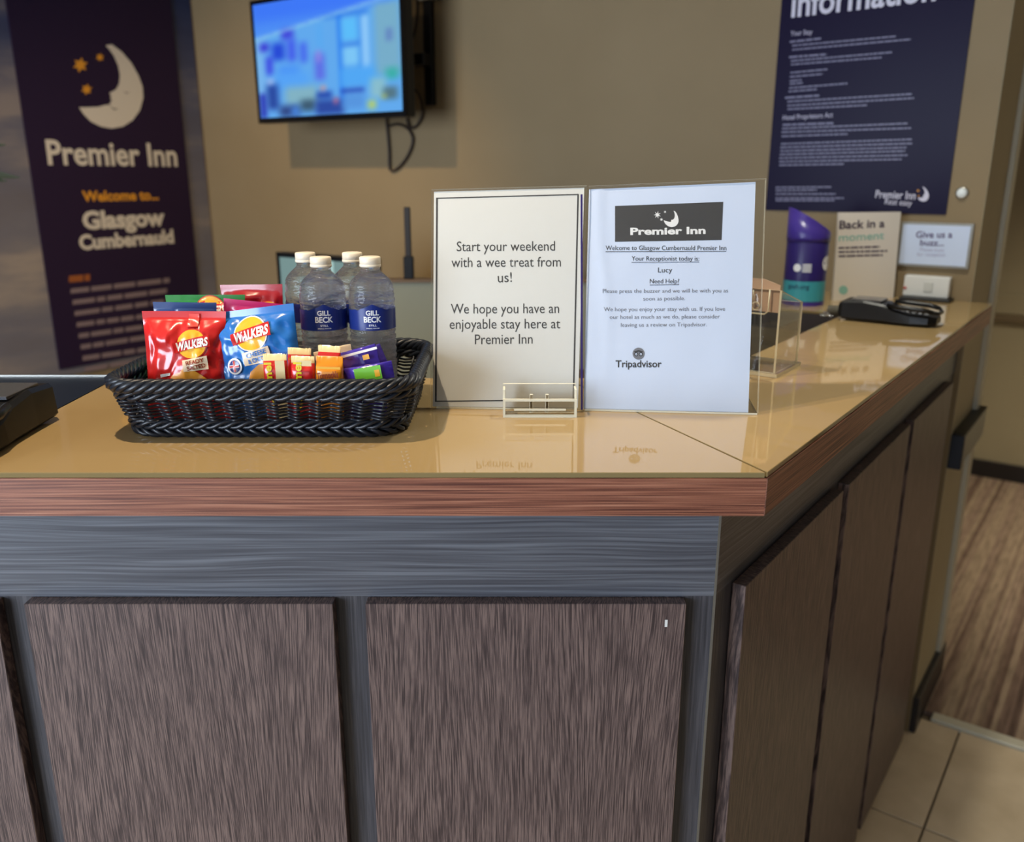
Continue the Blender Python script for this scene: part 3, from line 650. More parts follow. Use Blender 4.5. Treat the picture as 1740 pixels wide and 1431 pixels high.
# ================================================================== card machines
def terminal(loc, rz, label, sc=1.0):
    """handheld card machine: local x along its length (head at -x, keypad at +x)"""
    t = thing('card_machine', loc, label, 'card machine', rz=rz)
    Mx = Matrix.Translation(loc) @ Matrix.Rotation(rz, 4, 'Z') @ Matrix.Scale(sc, 4)
    prof = [(-.088, .010, .034, .030), (-.080, .004, .040, .036), (-.04, .003, .043, .0365), (.0, .003, .038, .0385), (.02, .002, .030, .040), (.05, .002, .024, .041), (.082, .003, .022, .037), (.096, .005, .018, .024)]
    bm = bmesh.new(); rings = []
    for x, zb, zt, hw in prof:
        c = .004; pts = [(-hw+c, zb), (hw-c, zb), (hw, zb+c), (hw-.002, zt-c), (hw-.006, zt), (-hw+.006, zt), (-hw+.002, zt-c), (-hw, zb+c)]
        rings.append([bm.verts.new((x, y, z)) for y, z in pts])
    for a, b in zip(rings, rings[1:]):
        for j in range(8): bm.faces.new((a[j], b[j], b[(j+1) % 8], a[(j+1) % 8]))
    bm.faces.new(rings[0]); bm.faces.new(rings[-1][::-1]); bmesh.ops.recalc_face_normals(bm, faces=bm.faces)
    link('machine_body', from_bm(bm), M_black, t, Mx)
    sM = Mx @ Matrix.Translation((-.035, 0, .0435)) @ Matrix.Rotation(math.radians(0), 4, 'Y')
    box('display', (-.030, .028), (-.028, .028), (-.003, .0006), mat('display_grey', (74, 74, 78), .12), t, M0=sM, bevel=.0005)
    kM = Mx @ Matrix.Translation((.052, 0, .0245)) @ Matrix.Rotation(math.radians(3.5), 4, 'Y')
    for i in range(5):
        for j in range(3):
            box('key', (-.026+i*.0115, -.0175+i*.0115), (-.023+j*.0165, -.010+j*.0165), (-.001, .0022), mat('key_grey', (66, 66, 68), .3), t, M0=kM, bevel=.0006)
    for s in (-1, 1):
        bm = bmesh.new(); tube_mesh(bm, [(.006, s*.035, .038), (.03, s*.040, .036), (.07, s*.040, .034), (.09, s*.034, .030)], [.004, .005, .005, .004], 8)
        link('guard_wing', from_bm(bm), M_black, t, Mx, True)
    bm = bmesh.new(); tube_mesh(bm, [(.09, -.034, .030), (.097, -.015, .026), (.098, .015, .026), (.09, .034, .030)], .0035, 8)
    link('guard_rim', from_bm(bm), M_black, t, Mx, True)
    return t, Mx
la = Vector((.700, 1.862, TOPZ)); lb = Vector((.862, 1.750, TOPZ))
rzr = math.atan2(lb.y-la.y, lb.x-la.x)
tr, MR = terminal((la+lb)/2, rzr, 'black card machine on the right arm of the counter, by the notice card', 1.04)
bm = bmesh.new(); k_ = 44
tube_mesh(bm, [(-.088-.0012*i*.55, .011*math.cos(i*.9), .013+.010*math.sin(i*.9)) for i in range(k_)], .0022, 6)
o = link('coiled_lead', from_bm(bm), mat('lead_grey', (96, 92, 80), .3), tr, MR, True)
terminal(Vector((-.615, .962, TOPZ)), math.radians(-90), 'black card machine at the far left end of the worktop, beside the basket', 1.2)
# chain by the right machine
ch = thing('key_chain', MR @ Vector((-.112, -.02, 0)), 'short bright ball chain curled on the glass left of the right card machine', 'chain')
for i in range(16):
    a = i*.55; p = MR @ Vector((-.112+.010*math.cos(a)*(1-i*.02), -.022+.012*math.sin(a)-i*.0012, .0032+.0012*i*.5))
    bm = bmesh.new(); bmesh.ops.create_icosphere(bm, subdivisions=1, radius=.003); link('bead', from_bm(bm), M_chrome, ch, Matrix.Translation(p), True)

# ================================================================== sign holders
def slab_quad(name, c4, th, mats, parent, nrm=None, back=0.0, grid=None):
    """thin board from four corners (bl, br, tr, tl), front face at offset -back along the normal"""
    c4 = [Vector(p) for p in c4]; nv = (c4[1]-c4[0]).cross(c4[3]-c4[0]).normalized()
    if nv.dot(CAM-c4[0]) < 0: nv = -nv
    F = [p-nv*back for p in c4]; B = [p-nv*th for p in F]
    bm = bmesh.new(); f = [bm.verts.new(p) for p in F]; b = [bm.verts.new(p) for p in B]
    bm.faces.new(f); bm.faces.new(b[::-1])
    for i in range(4):
        q_ = bm.faces.new((f[i], b[i], b[(i+1) % 4], f[(i+1) % 4]))
        if len(mats) > 1: q_.material_index = 1
    bmesh.ops.recalc_face_normals(bm, faces=bm.faces)
    return link(name, from_bm(bm), mats, parent), nv
def lerp4(c, u, v): return (c[0]*(1-u)+c[1]*u)*(1-v)+(c[3]*(1-u)+c[2]*u)*v
# left: "Start your weekend"
z_ = TOPZ
L4 = [Vector((-.108, 1.112, z_+.001)), Vector((.0895, 1.1036, z_+.001)), Vector((.0975, 1.19, z_+.2838)), Vector((-.1087, 1.204, z_+.2795))]
def planar(c, lean, pts):
    d = (c[1]-c[0]).normalized(); up_ = Vector((-d.y, d.x, 0))*lean+Vector((0, 0, 1)); pl = Plane(c[0], d.cross(up_)); return [c[0], c[1]]+[pl.at(*p) for p in pts]
L4 = planar(L4, .315, ((997, 315), (733, 322)))
sg = thing('sign_holder', L4[0].lerp(L4[1], .5), 'clear acrylic stand with the bordered note reading Start your weekend', 'sign')
slab_quad('acrylic_front', L4, .0018, [M_acr, M_acredge], sg)
pL = [lerp4(L4, .015, .008), lerp4(L4, .985, .008), lerp4(L4, .985, .992), lerp4(L4, .015, .992)]
_, nL = slab_quad('paper_sheet', pL, .0004, [M_paper], sg, back=.0026)
slab_quad('acrylic_rear', L4, .0018, [M_acr, M_acredge], sg, back=.0036)
PLn = Plane(L4[0]-nL*.0026, nL)
pr = Print()
for t_, x0, x1, y in (('Start your weekend', 776, 943, 427), ('with a wee treat from', 767, 953, 454), ('us!', 846, 870, 480),
                   ('We hope you have an', 766, 950, 533), ('enjoyable stay here at', 764, 952, 559), ('Premier Inn', 807, 905, 585)):
    pr.text(t_, PLn, (x0, y), (x1, y-1), 17.5, 0, off=.0003)
pr.build('note_text', M_ink, sg)
pr = Print()
for q_ in ([(741, 336), (983, 329.5), (983, 331.5), (741, 338)], [(741, 336), (744, 336), (742, 683), (739, 683)], [(981, 330), (983.5, 330), (975.5, 680), (973, 680)], [(739, 681), (974, 678.5), (974, 680.5), (739, 683)]):
    pr.quad(PLn, q_, .0003)
pr.build('border_line', M_ink, sg)
ft = [Vector((-.100, 1.112, z_)), Vector((.085, 1.104, z_)), Vector((.092, 1.20, z_)), Vector((-.095, 1.21, z_))]
prism('acrylic_foot', [(p.x, p.y) for p in ft], z_+.0002, z_+.0025, M_acr, sg, M_acredge)
# right: "Premier Inn" receptionist sheet
R4 = [Vector((.0925, 1.101, z_+.001)), Vector((.317, 1.081, z_+.001)), Vector((.3263, 1.16, z_+.294)), Vector((.1005, 1.183, z_+.284))]
R4 = planar(R4, .30, ((1302, 303), (1000, 316)))
sr = thing('sign_holder', R4[0].lerp(R4[1], .5), 'clear acrylic stand with the receptionist welcome sheet, right of the bordered note', 'sign')
slab_quad('acrylic_front', R4, .0018, [M_acr, M_acredge], sr)
pR = [lerp4(R4, .004, .006), lerp4(R4, .948, .006), lerp4(R4, .945, .99), lerp4(R4, .004, .988)]
# slightly rippled sheet
def ripple(u, v): return .0012*math.exp(-((u-.10-.04*math.sin(v*5))/.03)**2)*max(0, min(1, v*1.6)) + .0007*noise.noise(Vector((u*5, v*4, 3)))
def conform(pts):
    o = []
    for p in pts:
        p = Vector(p); q_ = p-pR[0]; u = q_.dot(pR[1]-pR[0])/(pR[1]-pR[0]).length_squared; v = q_.dot(pR[3]-pR[0])/(pR[3]-pR[0]).length_squared
        o.append(tuple(p+nR*ripple(u, v)))
    return o
nR = (R4[1]-R4[0]).cross(R4[3]-R4[0]).normalized(); nR = nR if nR.dot(CAM-R4[0]) > 0 else -nR
bm = bmesh.new(); gx_, gz_ = 40, 56; G = []
for j in range(gz_+1):
    row = []
    for i in range(gx_+1):
        u, v = i/gx_, j/gz_; p = lerp4(pR, u, v)
        rip = ripple(u, v)
        row.append(bm.verts.new(p-nR*(.0040-rip)))
    G.append(row)
for j in range(gz_):
    for i in range(gx_): bm.faces.new((G[j][i], G[j][i+1], G[j+1][i+1], G[j+1][i]))
link('paper_sheet', from_bm(bm), M_paperb, sr, smooth=True)
slab_quad('acrylic_rear', R4, .0018, [M_acr, M_acredge], sr, back=.0052)
box('purple_edge_sheet', (-.0012, .0012), (-.003, 0), (0, .283), M_violetd, sr, M0=Matrix.Translation((.0915, 1.1035, z_+.001)) @ Matrix.Rotation(-math.atan2(.085, .284), 4, 'X'))
PR = Plane(R4[0]-nR*.0038, nR)
pr = Print()
for i in range(24):
    for j in range(6):
        q4 = [(1045+184*a/24-3*b/6*a/24, (350-7*a/24)+(61+4*a/24)*b/6) for a, b in ((i, j), (i+1, j), (i+1, j+1), (i, j+1))]; pr.quad(PR, q4, 0)
pr.v = conform(pr.v); pr.build('logo_panel', M_charcoal, sr)
pr = Print(); pr.text('Premier Inn', PR, (1071, 399), (1199, 397), 12, .035, off=.0003); pr.v = conform(pr.v); pr.build('logo_text', M_whiteink, sr)
poly_build('moon_logo', conform([PR.at(x, y, .0003) for x, y in moon(1142, 372, 28, 1.15, .35)]), M_whiteink, sr)
for x, y, r in ((1117, 365, 6.5), (1130, 360, 2.6), (1124, 373, 3.2)): poly_build('star', conform([PR.at(a, b, .0003) for a, b in star_pts(x, y, r, 7, .35)]), M_whiteink, sr)
pr = Print()
for t_, x0, x1, y, c_, b_ in (('Welcome to Glasgow Cumbernauld Premier Inn', 1029, 1234, 425, 8, .0), ('Your Receptionist today is:', 1073, 1188, 443, 8, .0), ('Lucy', 1118, 1142, 463, 9, 0), ('Need Help?', 1104, 1154, 481.5, 8, .0)):
    pr.text(t_, PR, (x0, y), (x1, y), c_, b_, off=.0003)
    if t_ != 'Lucy': pr.quad(PR, [(x0, y+3.4), (x1, y+2.6), (x1, y+1.6), (x0, y+2.4)], .0003)
pr.v = conform(pr.v); pr.build('heading_text', M_ink, sr)
pr = Print()
for t_, x0, x1, y in (('Please press the buzzer and we will be with you as', 1024, 1237, 498), ('soon as possible.', 1093, 1164, 511), ('We hope you enjoy your stay with us. If you love', 1026, 1232, 529),
                      ('our hotel as much as we do, please consider', 1036, 1223, 542), ('leaving us a review on Tripadvisor.', 1055, 1201, 555.5)):
    pr.text(t_, PR, (x0, y), (x1, y-1), 7.0, -.004, off=.0003)
pr.v = conform(pr.v); pr.build('body_text', M_inkl, sr)
pr = Print(); pr.text('Tripadvisor', PR, (1046, 624), (1124, 624), 12, .014, off=.0003); pr.v = conform(pr.v); pr.build('review_text', M_ink, sr)
def disc_px(pl, cx, cy, r, off): return [pl.at(cx+r*math.cos(t), cy+r*math.sin(t), off) for t in [2*PI*i/24 for i in range(24)]]
poly_build('owl_badge', conform(disc_px(PR, 1085, 601, 10.2, .0003)), mat('badge_grey', (120, 122, 130), .5), sr)
for sx in (-1, 1):
    poly_build('owl_eye', conform(disc_px(PR, 1085+sx*4, 602, 3.4, .0005)), M_ink, sr); poly_build('owl_eye', conform(disc_px(PR, 1085+sx*4, 602, 1.9, .0007)), M_paperb, sr); poly_build('owl_eye', conform(disc_px(PR, 1085+sx*4, 602, .8, .0009)), M_ink, sr)
poly_build('owl_brow', conform([PR.at(x, y, .0005) for x, y in ((1077, 597.5), (1085, 595), (1093, 597.5), (1091, 599), (1085, 597.5), (1079, 599))]), M_ink, sr)
prism('acrylic_foot', [(.095, 1.101), (.316, 1.081), (.326, 1.16), (.105, 1.18)], z_+.0002, z_+.0025, M_acr, sr, M_acredge)

# clear business card holder in front of the left sign
cx0, cx1, cy0 = -.0115, .0825, 1.070
bh = thing('card_holder', ((cx0+cx1)/2, cy0+.012, z_), 'small empty clear acrylic business card holder before the bordered note', 'card holder')
def abox(name, x, y, z, parent, M0=None): 
    o = box(name, x, y, z, M_acr, parent, M0=M0, bevel=.0004); o.data.materials.append(M_acredge)
    for p in o.data.polygons:
        if p.area < max(q.area for q in o.data.polygons)*.35: p.material_index = 1
    return o
abox('front_lip', (cx0, cx1), (cy0, cy0+.003), (z_, z_+.024), bh); abox('back_panel', (cx0, cx1), (cy0+.022, cy0+.025), (z_, z_+.039), bh)
abox('bottom_plate', (cx0, cx1), (cy0+.003, cy0+.022), (z_+.0002, z_+.003), bh)
for x_ in (cx0, cx1-.003): abox('side_wall', (x_, x_+.003), (cy0+.003, cy0+.022), (z_+.003, z_+.036), bh)
for x_ in (cx0+.034, cx0+.054): abox('front_post', (x_, x_+.004), (cy0-.0001, cy0+.004), (z_+.006, z_+.030), bh)
for x0_, x1_, a_, b_ in ((cx0, cx1, .0, .003), (cx0, cx1, .021, .024), (cx0, cx0+.003, .003, .021), (cx1-.003, cx1, .003, .021), (cx0+.014, cx1-.014, .009, .0115)):
    box('highlight_bar', (x0_, x1_), (cy0-.0006, cy0), (z_+a_, z_+b_), M_acredge, bh)  # pale bars paint the white highlights of the clear holder
# feedback box: clear acrylic, tall back towards the camera, slanted sides, lettering on its far face
fb = thing('feedback_box', (.36, 1.37, z_), 'clear acrylic feedback box with slanted sides behind the welcome sheet', 'acrylic box', rz=-A)
f0 = ne(Vector((.40, 1.293, 0))); n1_, e0_ = f0; n0_ = n1_-.17; e1_ = e0_+.103; hb, hf = .132, .103; t3 = .003
def wprism(name, pts, a, b, mats, parent):
    """side panel: polygon in (e,z), thickness along n from a to b"""
    bm = bmesh.new(); F = [bm.verts.new(N(a, e, z_+z)) for e, z in pts]; B = [bm.verts.new(N(b, e, z_+z)) for e, z in pts]
    bm.faces.new(F); bm.faces.new(B[::-1]); k = len(pts)
    for i in range(k): f = bm.faces.new((F[i], B[i], B[(i+1) % k], F[(i+1) % k])); f.material_index = 1
    bmesh.ops.recalc_face_normals(bm, faces=bm.faces); big = max(f.calc_area() for f in bm.faces)
    for f in bm.faces: f.material_index = 0 if f.calc_area() > big*.5 else 1
    return link(name, from_bm(bm), mats, parent)
AM = [M_acr, M_acredge]
for a in (n0_, n1_-t3): wprism('side_wall', [(e0_, .006), (e1_, .006), (e1_, hf), (e0_, hb)], a, a+t3, AM, fb)
wprism('back_panel', [(e0_, .006), (e0_+t3, .006), (e0_+t3, hb), (e0_, hb)], n0_+t3, n1_-t3, AM, fb)
wprism('front_panel', [(e1_-t3, .006), (e1_, .006), (e1_, hf), (e1_-t3, hf)], n0_+t3, n1_-t3, AM, fb)
wprism('base_plate', [(e0_-.004, .0005), (e1_+.006, .0005), (e1_+.006, .006), (e0_-.004, .006)], n0_-.004, n1_+.004, AM, fb)
# hasp plate with a keyhole on the near face
hp = [(n1_-.058, .132), (n1_-.058, .100), (n1_-.052, .095), (n1_-.024, .095), (n1_-.018, .100), (n1_-.018, .132)]
tube('hasp_outline', [N(a, e0_-.001, z_+b) for a, b in hp], .0012, M_acredge, fb, 6)
tube('key_ring', [N(n1_-.038+.006*math.cos(t), e0_-.001, z_+.106+.006*math.sin(t)) for t in [2*PI*i/16 for i in range(16)]], .001, M_acredge, fb, 5, True)
tube('hasp_outline', [N(n1_-.043, e0_-.001, z_+.130), N(n1_-.043, e0_-.001, z_+.112)], .001, M_acredge, fb, 5)
vs, fs, asp = glyphs('Feedback', .012); L_ = .13; me = bpy.data.meshes.new('feedback_text')
me.from_pydata([N(n1_-.012-x*L_, e1_+.0004, z_+.060+y*.018) for x, y in vs], [], fs); link('feedback_text', me, M_ink, fb)
bm = bmesh.new(); hc = [(n0_+.02, .098), (n1_-.004, .098), (n1_-.004, .139), (n1_-.030, .147), (n0_+.02, .147)]
F = [bm.verts.new(N(a, e0_+.0035, z_+b)) for a, b in hc]; B = [bm.verts.new(N(a, e0_+.0043, z_+b)) for a, b in hc]; bm.faces.new(F); bm.faces.new(B[::-1])
for i in range(5): bm.faces.new((F[i], B[i], B[(i+1) % 5], F[(i+1) % 5]))
link('header_card', from_bm(bm), M_pinkcard, fb)['label'] = 'pinkish header card'

# ================================================================== wicker basket
BC = Vector((-.2935, 1.095, TOPZ)); HX0, HY0, HX1, HY1 = .160, .108, .180, .130; BH = .074
def rrpath(hx, hy, r, n):
    segs = []; L = [2*(hx-r), PI*r/2, 2*(hy-r), PI*r/2]*2; tot = sum(L); out = []
    cor = [(hx-r, -hy+r, -PI/2), (hx-r, hy-r, 0), (-hx+r, hy-r, PI/2), (-hx+r, -hy+r, PI)]
    st = [(-hx+r, -hy, 1, 0), (hx, -hy+r, 0, 1), (hx-r, hy, -1, 0), (-hx, hy-r, 0, -1)]
    for i in range(n):
        s = tot*i/n; k = 0
        while s > L[k]: s -= L[k]; k += 1
        if k % 2 == 0:
            x, y, dx, dy = st[k//2]; out.append(((x+dx*s, y+dy*s), (dy, -dx)))
        else:
            cx, cy, a0 = cor[k//2]; a = a0+s/r; out.append(((cx+r*math.cos(a), cy+r*math.sin(a)), (math.cos(a), math.sin(a))))
    return out, tot
def wpath(z, n, out=0.0):
    f = (z/BH)**.8; hx = HX0+(HX1-HX0)*f; hy = HY0+(HY1-HY0)*f
    return rrpath(hx+out, hy+out, .042, n)[0]
bk = thing('wicker_basket', BC, 'black rectangular wicker basket holding crisps, wafers and water bottles', 'basket')
def rope(name, z, Rr, r, k, turns, hand=1, flat=1.0):
    n = turns*10; path = wpath(z, n)
    for s in range(k):
        pts = []
        for i, ((x, y), (nx_, ny_)) in enumerate(path):
            ph = hand*2*PI*turns*i/n + 2*PI*s/k; c, q_ = math.cos(ph)*Rr*flat, math.sin(ph)*Rr
            pts.append(BC+Vector((x+nx_*c, y+ny_*c, z+q_)))
        bm = bmesh.new(); tube_mesh(bm, pts, r, 6, True); link(name, from_bm(bm), M_wicker, bk, smooth=True)
rope('rim_strand', .0655, .0058, .0036, 5, 20, 1)
rope('rim_strand', .0535, .0042, .0030, 3, 22, 1, .7)
rope('foot_strand', .0165, .0038, .0028, 3, 24, 1, .7)
rope('foot_strand', .0070, .0042, .0030, 3, 24, -1, .9)
NB = 44
for r_ in range(6):
    z = .0235+r_*.0044; n = NB*10; path = wpath(z, n); pts = []
    for i, ((x, y), (a, b)) in enumerate(path):
        o_ = .0042*math.cos(2*PI*NB*i/n); zz = z+.0007*math.sin(2*PI*NB*i/n*.5+r_)
        pts.append(BC+Vector((x+a*o_, y+b*o_, zz)))
    bm = bmesh.new(); tube_mesh(bm, pts, .00165, 6, True); link('weave_strand', from_bm(bm), M_wicker, bk, smooth=True)
p0 = wpath(.018, NB); p1 = wpath(.054, NB)
for i in range(NB):
    inn = -.0022
    (x, y), (a, b) = p0[i]; (x2, y2), _ = p1[i]
    bm = bmesh.new(); tube_mesh(bm, [BC+Vector((x+a*inn, y+b*inn, .015)), BC+Vector((x2+a*inn, y2+b*inn, .056))], .0018, 5)
    link('stake', from_bm(bm), M_wicker, bk, smooth=True)
# woven floor of the basket
for i in range(26):
    x = -.150+i*.012
    bm = bmesh.new(); tube_mesh(bm, [BC+Vector((x, -.100+j*.02, .0052+.0012*(1 if (i+j) % 2 else -1))) for j in range(11)], .0024, 5)
    link('floor_strand', from_bm(bm), M_wicker, bk, smooth=True)
for j in range(11):
    y = -.100+j*.02
    bm = bmesh.new(); tube_mesh(bm, [BC+Vector((-.156+i*.012, y, .0052-.0012*(1 if (i+j) % 2 else -1))) for i in range(27)], .0028, 5)
    link('floor_strand', from_bm(bm), M_wicker, bk, smooth=True)
FZ = TOPZ+.0095                                            # top of the basket's floor

# ================================================================== water bottles
def bottle_profile():
    p = [(.010, 0), (.024, .0), (.0275, .003), (.029, .008)]
    z = .012
    for k in range(10):                                     # ribs below the label
        p += [(.0296, z), (.0296, z+.003), (.0282, z+.0045), (.0282, z+.0062)]; z += .0083
    p += [(.0296, .0955), (.0290, .0975), (.0290, .131), (.0298, .133)]
    for k, zz in enumerate((.136, .142, .148)): p += [(.0298-.0004*k, zz), (.0286-.0006*k, zz+.003)]
    p += [(.0282, .152), (.0270, .156), (.0240, .1605), (.0200, .1645), (.0160, .168), (.0132, .1705), (.0122, .1725), (.0120, .1755), (.0130, .176), (.0130, .1775), (.0115, .178), (.0112, .184)]
    return p
def make_bottle(loc, yaw, label):
    t = thing('water_bottle', loc, label, 'bottle', 'water bottles in the basket')
    link('bottle_body', from_bm(lathe_bm(bottle_profile(), 40)), M_water, t, Matrix.Translation(loc), True)
    bm = lathe_bm([(.0128, .1765), (.0136, .1768), (.0136, .1795), (.0130, .1798), (.0133, .1802), (.0133, .1882), (.0122, .1892)], 40)
    link('cap', from_bm(bm), M_cap, t, Matrix.Translation(loc), True)
    # wrap label with a peaked top in front
    R_ = .0296; vs, fs = [], []; n = 72
    for i in range(n+1):
        a = 2*PI*i/n; d_ = abs(((a+PI) % (2*PI))-PI)*R_     # distance from the middle
        top = .1245 + max(0, .0085*(1-d_/.017)) + (.0012*abs(math.sin(d_*900)) if .010 < d_ < .026 else 0)
        for zz in (.0995, top): vs.append((R_*math.cos(a), R_*math.sin(a), zz))
    for i in range(n): fs.append((2*i, 2*i+2, 2*i+3, 2*i+1))
    me = bpy.data.meshes.new('wrap_label'); me.from_pydata(vs, [], fs)
    Ml = Matrix.Translation(loc) @ Matrix.Rotation(yaw, 4, 'Z')
    lb_ = link('wrap_label', me, M_labelb, t, Ml, True)
    pr = Print()
    def ct(s, w_, z, cap, bold):
        v, f, asp = glyphs(s, bold); R2 = R_+.00025
        pr.add([(R2*math.cos((x-.5)*w_/R2), R2*math.sin((x-.5)*w_/R2), z+y*cap) for x, y in v], f)
    ct('GILL', .0165, .1190, .0062, .03); ct('BECK', .0225, .1102, .0072, .03); ct('STILL', .010, .1050, .0024, .02); ct('SPRING WATER', .017, .1018, .0014, .01)
    me = bpy.data.meshes.new('label_text'); me.from_pydata(pr.v, [], pr.f); link('label_text', me, M_whiteink, lb_, Ml)
    return t
def facing(x, y): return math.atan2(-y, -x)
B_ = [(-.2415, 1.112, .0, 'water bottle in front on the left, blue label facing out, tallest in view'),
      (-.1795, 1.114, .0, 'water bottle in front on the right, blue label facing out'),
      (-.2745, 1.172, 1.0, 'water bottle at the back on the left, label turned aside'),
      (-.2125, 1.174, 2.2, 'water bottle at the back on the right, between the two front caps')]
for x, y, dy_, lab in B_: make_bottle(Vector((x, y, FZ)), facing(x, y)+dy_, lab)

# ================================================================== crisp packets
def bag(name, loc, yaw, lean, roll, W, H, T, m, label, seed, art=None, crimp=.010, vents=True):
    t = thing(name, loc, label, 'crisp packet', rz=yaw)
    Mx = Matrix.Translation(loc) @ Matrix.Rotation(yaw, 4, 'Z') @ Matrix.Rotation(-lean, 4, 'X') @ Matrix.Rotation(roll, 4, 'Y')
    def surf(x, z, side=-1):
        u = x/W; v = min(1, max(0, (z-crimp)/(H-2*crimp))); inside = crimp <= z <= H-crimp
        p = (max(0, 1-abs(2*u)**2.6))**.75*(math.sin(PI*v))**.55 if inside else 0
        wr = .0040*noise.noise(Vector((x*42+seed, z*34, seed*3.1+side)))+.0022*noise.noise(Vector((x*95+seed, z*80, side+7)))
        wr += .0022*max(0, 1-5*abs(noise.noise(Vector((x*24+seed*2, z*20-x*12, seed+5))))) - .0006
        edge = max(abs(2*u), abs(2*v-1)); wr *= (.5+.9*edge) if inside else .25
        fold = .0022*math.exp(-((z-.72*H+x*.25)/.006)**2)*(1 if x < -W*.15 else 0)
        y = side*(T/2*p+.00045) + ((wr - fold)*(1 if side < 0 else -1)*min(1, p*3) if inside else 0)
        if not inside: y += .0025*math.sin(x*30+seed)
        else: y += .0025*math.sin(x*30+seed)*(1-p)
        return y
    nx_, nz_ = 48, 56; bm = bmesh.new()
    for side in (-1, 1):
        G = []
        for j in range(nz_+1):
            z = H*j/nz_; row = []
            pinch = 1-.05*math.sin(PI*j/nz_)
            for i in range(nx_+1):
                x = W*(i/nx_-.5)*pinch; row.append(bm.verts.new((x, surf(x/pinch, z, side), z)))
            G.append(row)
        for j in range(nz_):
            for i in range(nx_):
                q_ = (G[j][i], G[j][i+1], G[j+1][i+1], G[j+1][i]); bm.faces.new(q_ if side < 0 else q_[::-1])
    bmesh.ops.remove_doubles(bm, verts=bm.verts, dist=.0004)
    link('packet', from_bm(bm), m, t, Mx, True)
    off = .0009
    def deco(nm, pts, mm_):                                 # fill a 2D outline with small cells following the puffed front
        bm = bmesh.new(); f = bm.faces.new([bm.verts.new((x, 0, z)) for x, z in pts]); bmesh.ops.triangulate(bm, faces=[f])
        for _ in range(3):
            lg = [e for e in bm.edges if e.calc_length() > .004]
            if not lg: break
            bmesh.ops.subdivide_edges(bm, edges=lg, cuts=1); bmesh.ops.triangulate(bm, faces=bm.faces)
        for v in bm.verts: v.co.y = surf(v.co.x, v.co.z)-deco.k
        deco.k += .00035
        return link(nm, from_bm(bm), mm_, t, Mx, True)
    deco.k = off
    def dtext(s, x0, z0, x1, z1, cap, mm_, bold=.02, slant=.15):
        v, f, asp = glyphs(s, bold); d = Vector((x1-x0, z1-z0)); L = d.length; d.normalize(); up_ = Vector((-d.y, d.x)); out = []
        for x, y in v: p = Vector((x0, z0))+d*(x*L+slant*y*cap)+up_*(y*cap); out.append((p.x, surf(p.x, p.y)-deco.k-.0003, p.y))
        me = bpy.data.meshes.new('t'); me.from_pydata(out, [], f); return link('packet_text', me, mm_, t, Mx)
    if art: art(deco, dtext, W, H)
    return t
Myel = foil('foil_yellow', (244, 178, 40)); Mred = foil('foil_red', (206, 34, 32)); Mred2 = foil('foil_deep_red', (168, 20, 34)); Mblue = foil('foil_blue', (36, 112, 190))
Mgreen = foil('foil_green', (32, 128, 46)); Mpink = foil('foil_magenta', (204, 28, 104)); Mcream = foil('foil_cream', (238, 214, 180)); Mwhite = foil('foil_white', (246, 240, 232))
Mcrisp = foil('foil_crisp_gold', (236, 158, 48), .4); Mtext = foil('foil_text_brown', (150, 60, 40)); Mtab = foil('foil_tab', (232, 70, 60))
def ell(cx, cz, rx, rz, n=28): return [(cx+rx*math.cos(2*PI*i/n), cz+rz*math.sin(2*PI*i/n)) for i in range(n)]
def logo(cx, cz, r, tilt, flav=None, fm=None, ribbon=True, flavm=None):
    def art(deco, dtext, W, H):
        deco('crisp_sun_rim', ell(cx, cz, r*1.07, r*1.07), Mred if fm is None else Mwhite)
        deco('crisp_sun', ell(cx, cz, r, r), Myel)
        c, s = math.cos(tilt), math.sin(tilt)
        def rt(x, z): return (cx+x*c-z*s, cz+x*s+z*c)
        if flav:
            deco('flavour_panel', [rt(-r*.85, -r*1.0), rt(r*.85, -r*1.0), rt(r*.75, -r*1.95), rt(-r*.9, -r*1.8)], Mcream)
        deco('ribbon', [rt(-r*1.25, -r*.42), rt(0, -r*.30), rt(r*1.25, -r*.42), rt(r*1.25, r*.42), rt(0, r*.38), rt(-r*1.25, r*.30)], Mred)
        a = rt(-r*1.12, -r*.28); b = rt(r*1.12, -r*.28); dtext('WALKERS', a[0], a[1], b[0], b[1], r*.56, Mwhite, .04)
        if flav:
            for k_, l_ in enumerate(flav):
                a = rt(-r*.62, -r*(1.38+.38*k_)); b = rt(r*.62, -r*(1.38+.38*k_)); dtext(l_, a[0], a[1], b[0], b[1], r*.28, flavm or Mtext, .03, 0)
    return art
def art_red(deco, dtext, W, H):
    deco('crisp_pile', [(-.020, .042), (-.012, .055), (-.002, .059), (.004, .067), (.016, .060), (.027, .052), (.038, .040), (.020, .028), (-.015, .028)], Mcrisp)
    logo(.012, .0925, .0170, .20, ('READY', 'SALTED'))(deco, dtext, W, H)
    deco('price_tab', [(.006, .113), (.018, .113), (.018, .128), (.006, .128)], Mtab)
    deco('pack_mark', [(-.026, .052), (-.014, .055), (-.014, .058), (-.026, .056)], Mwhite)
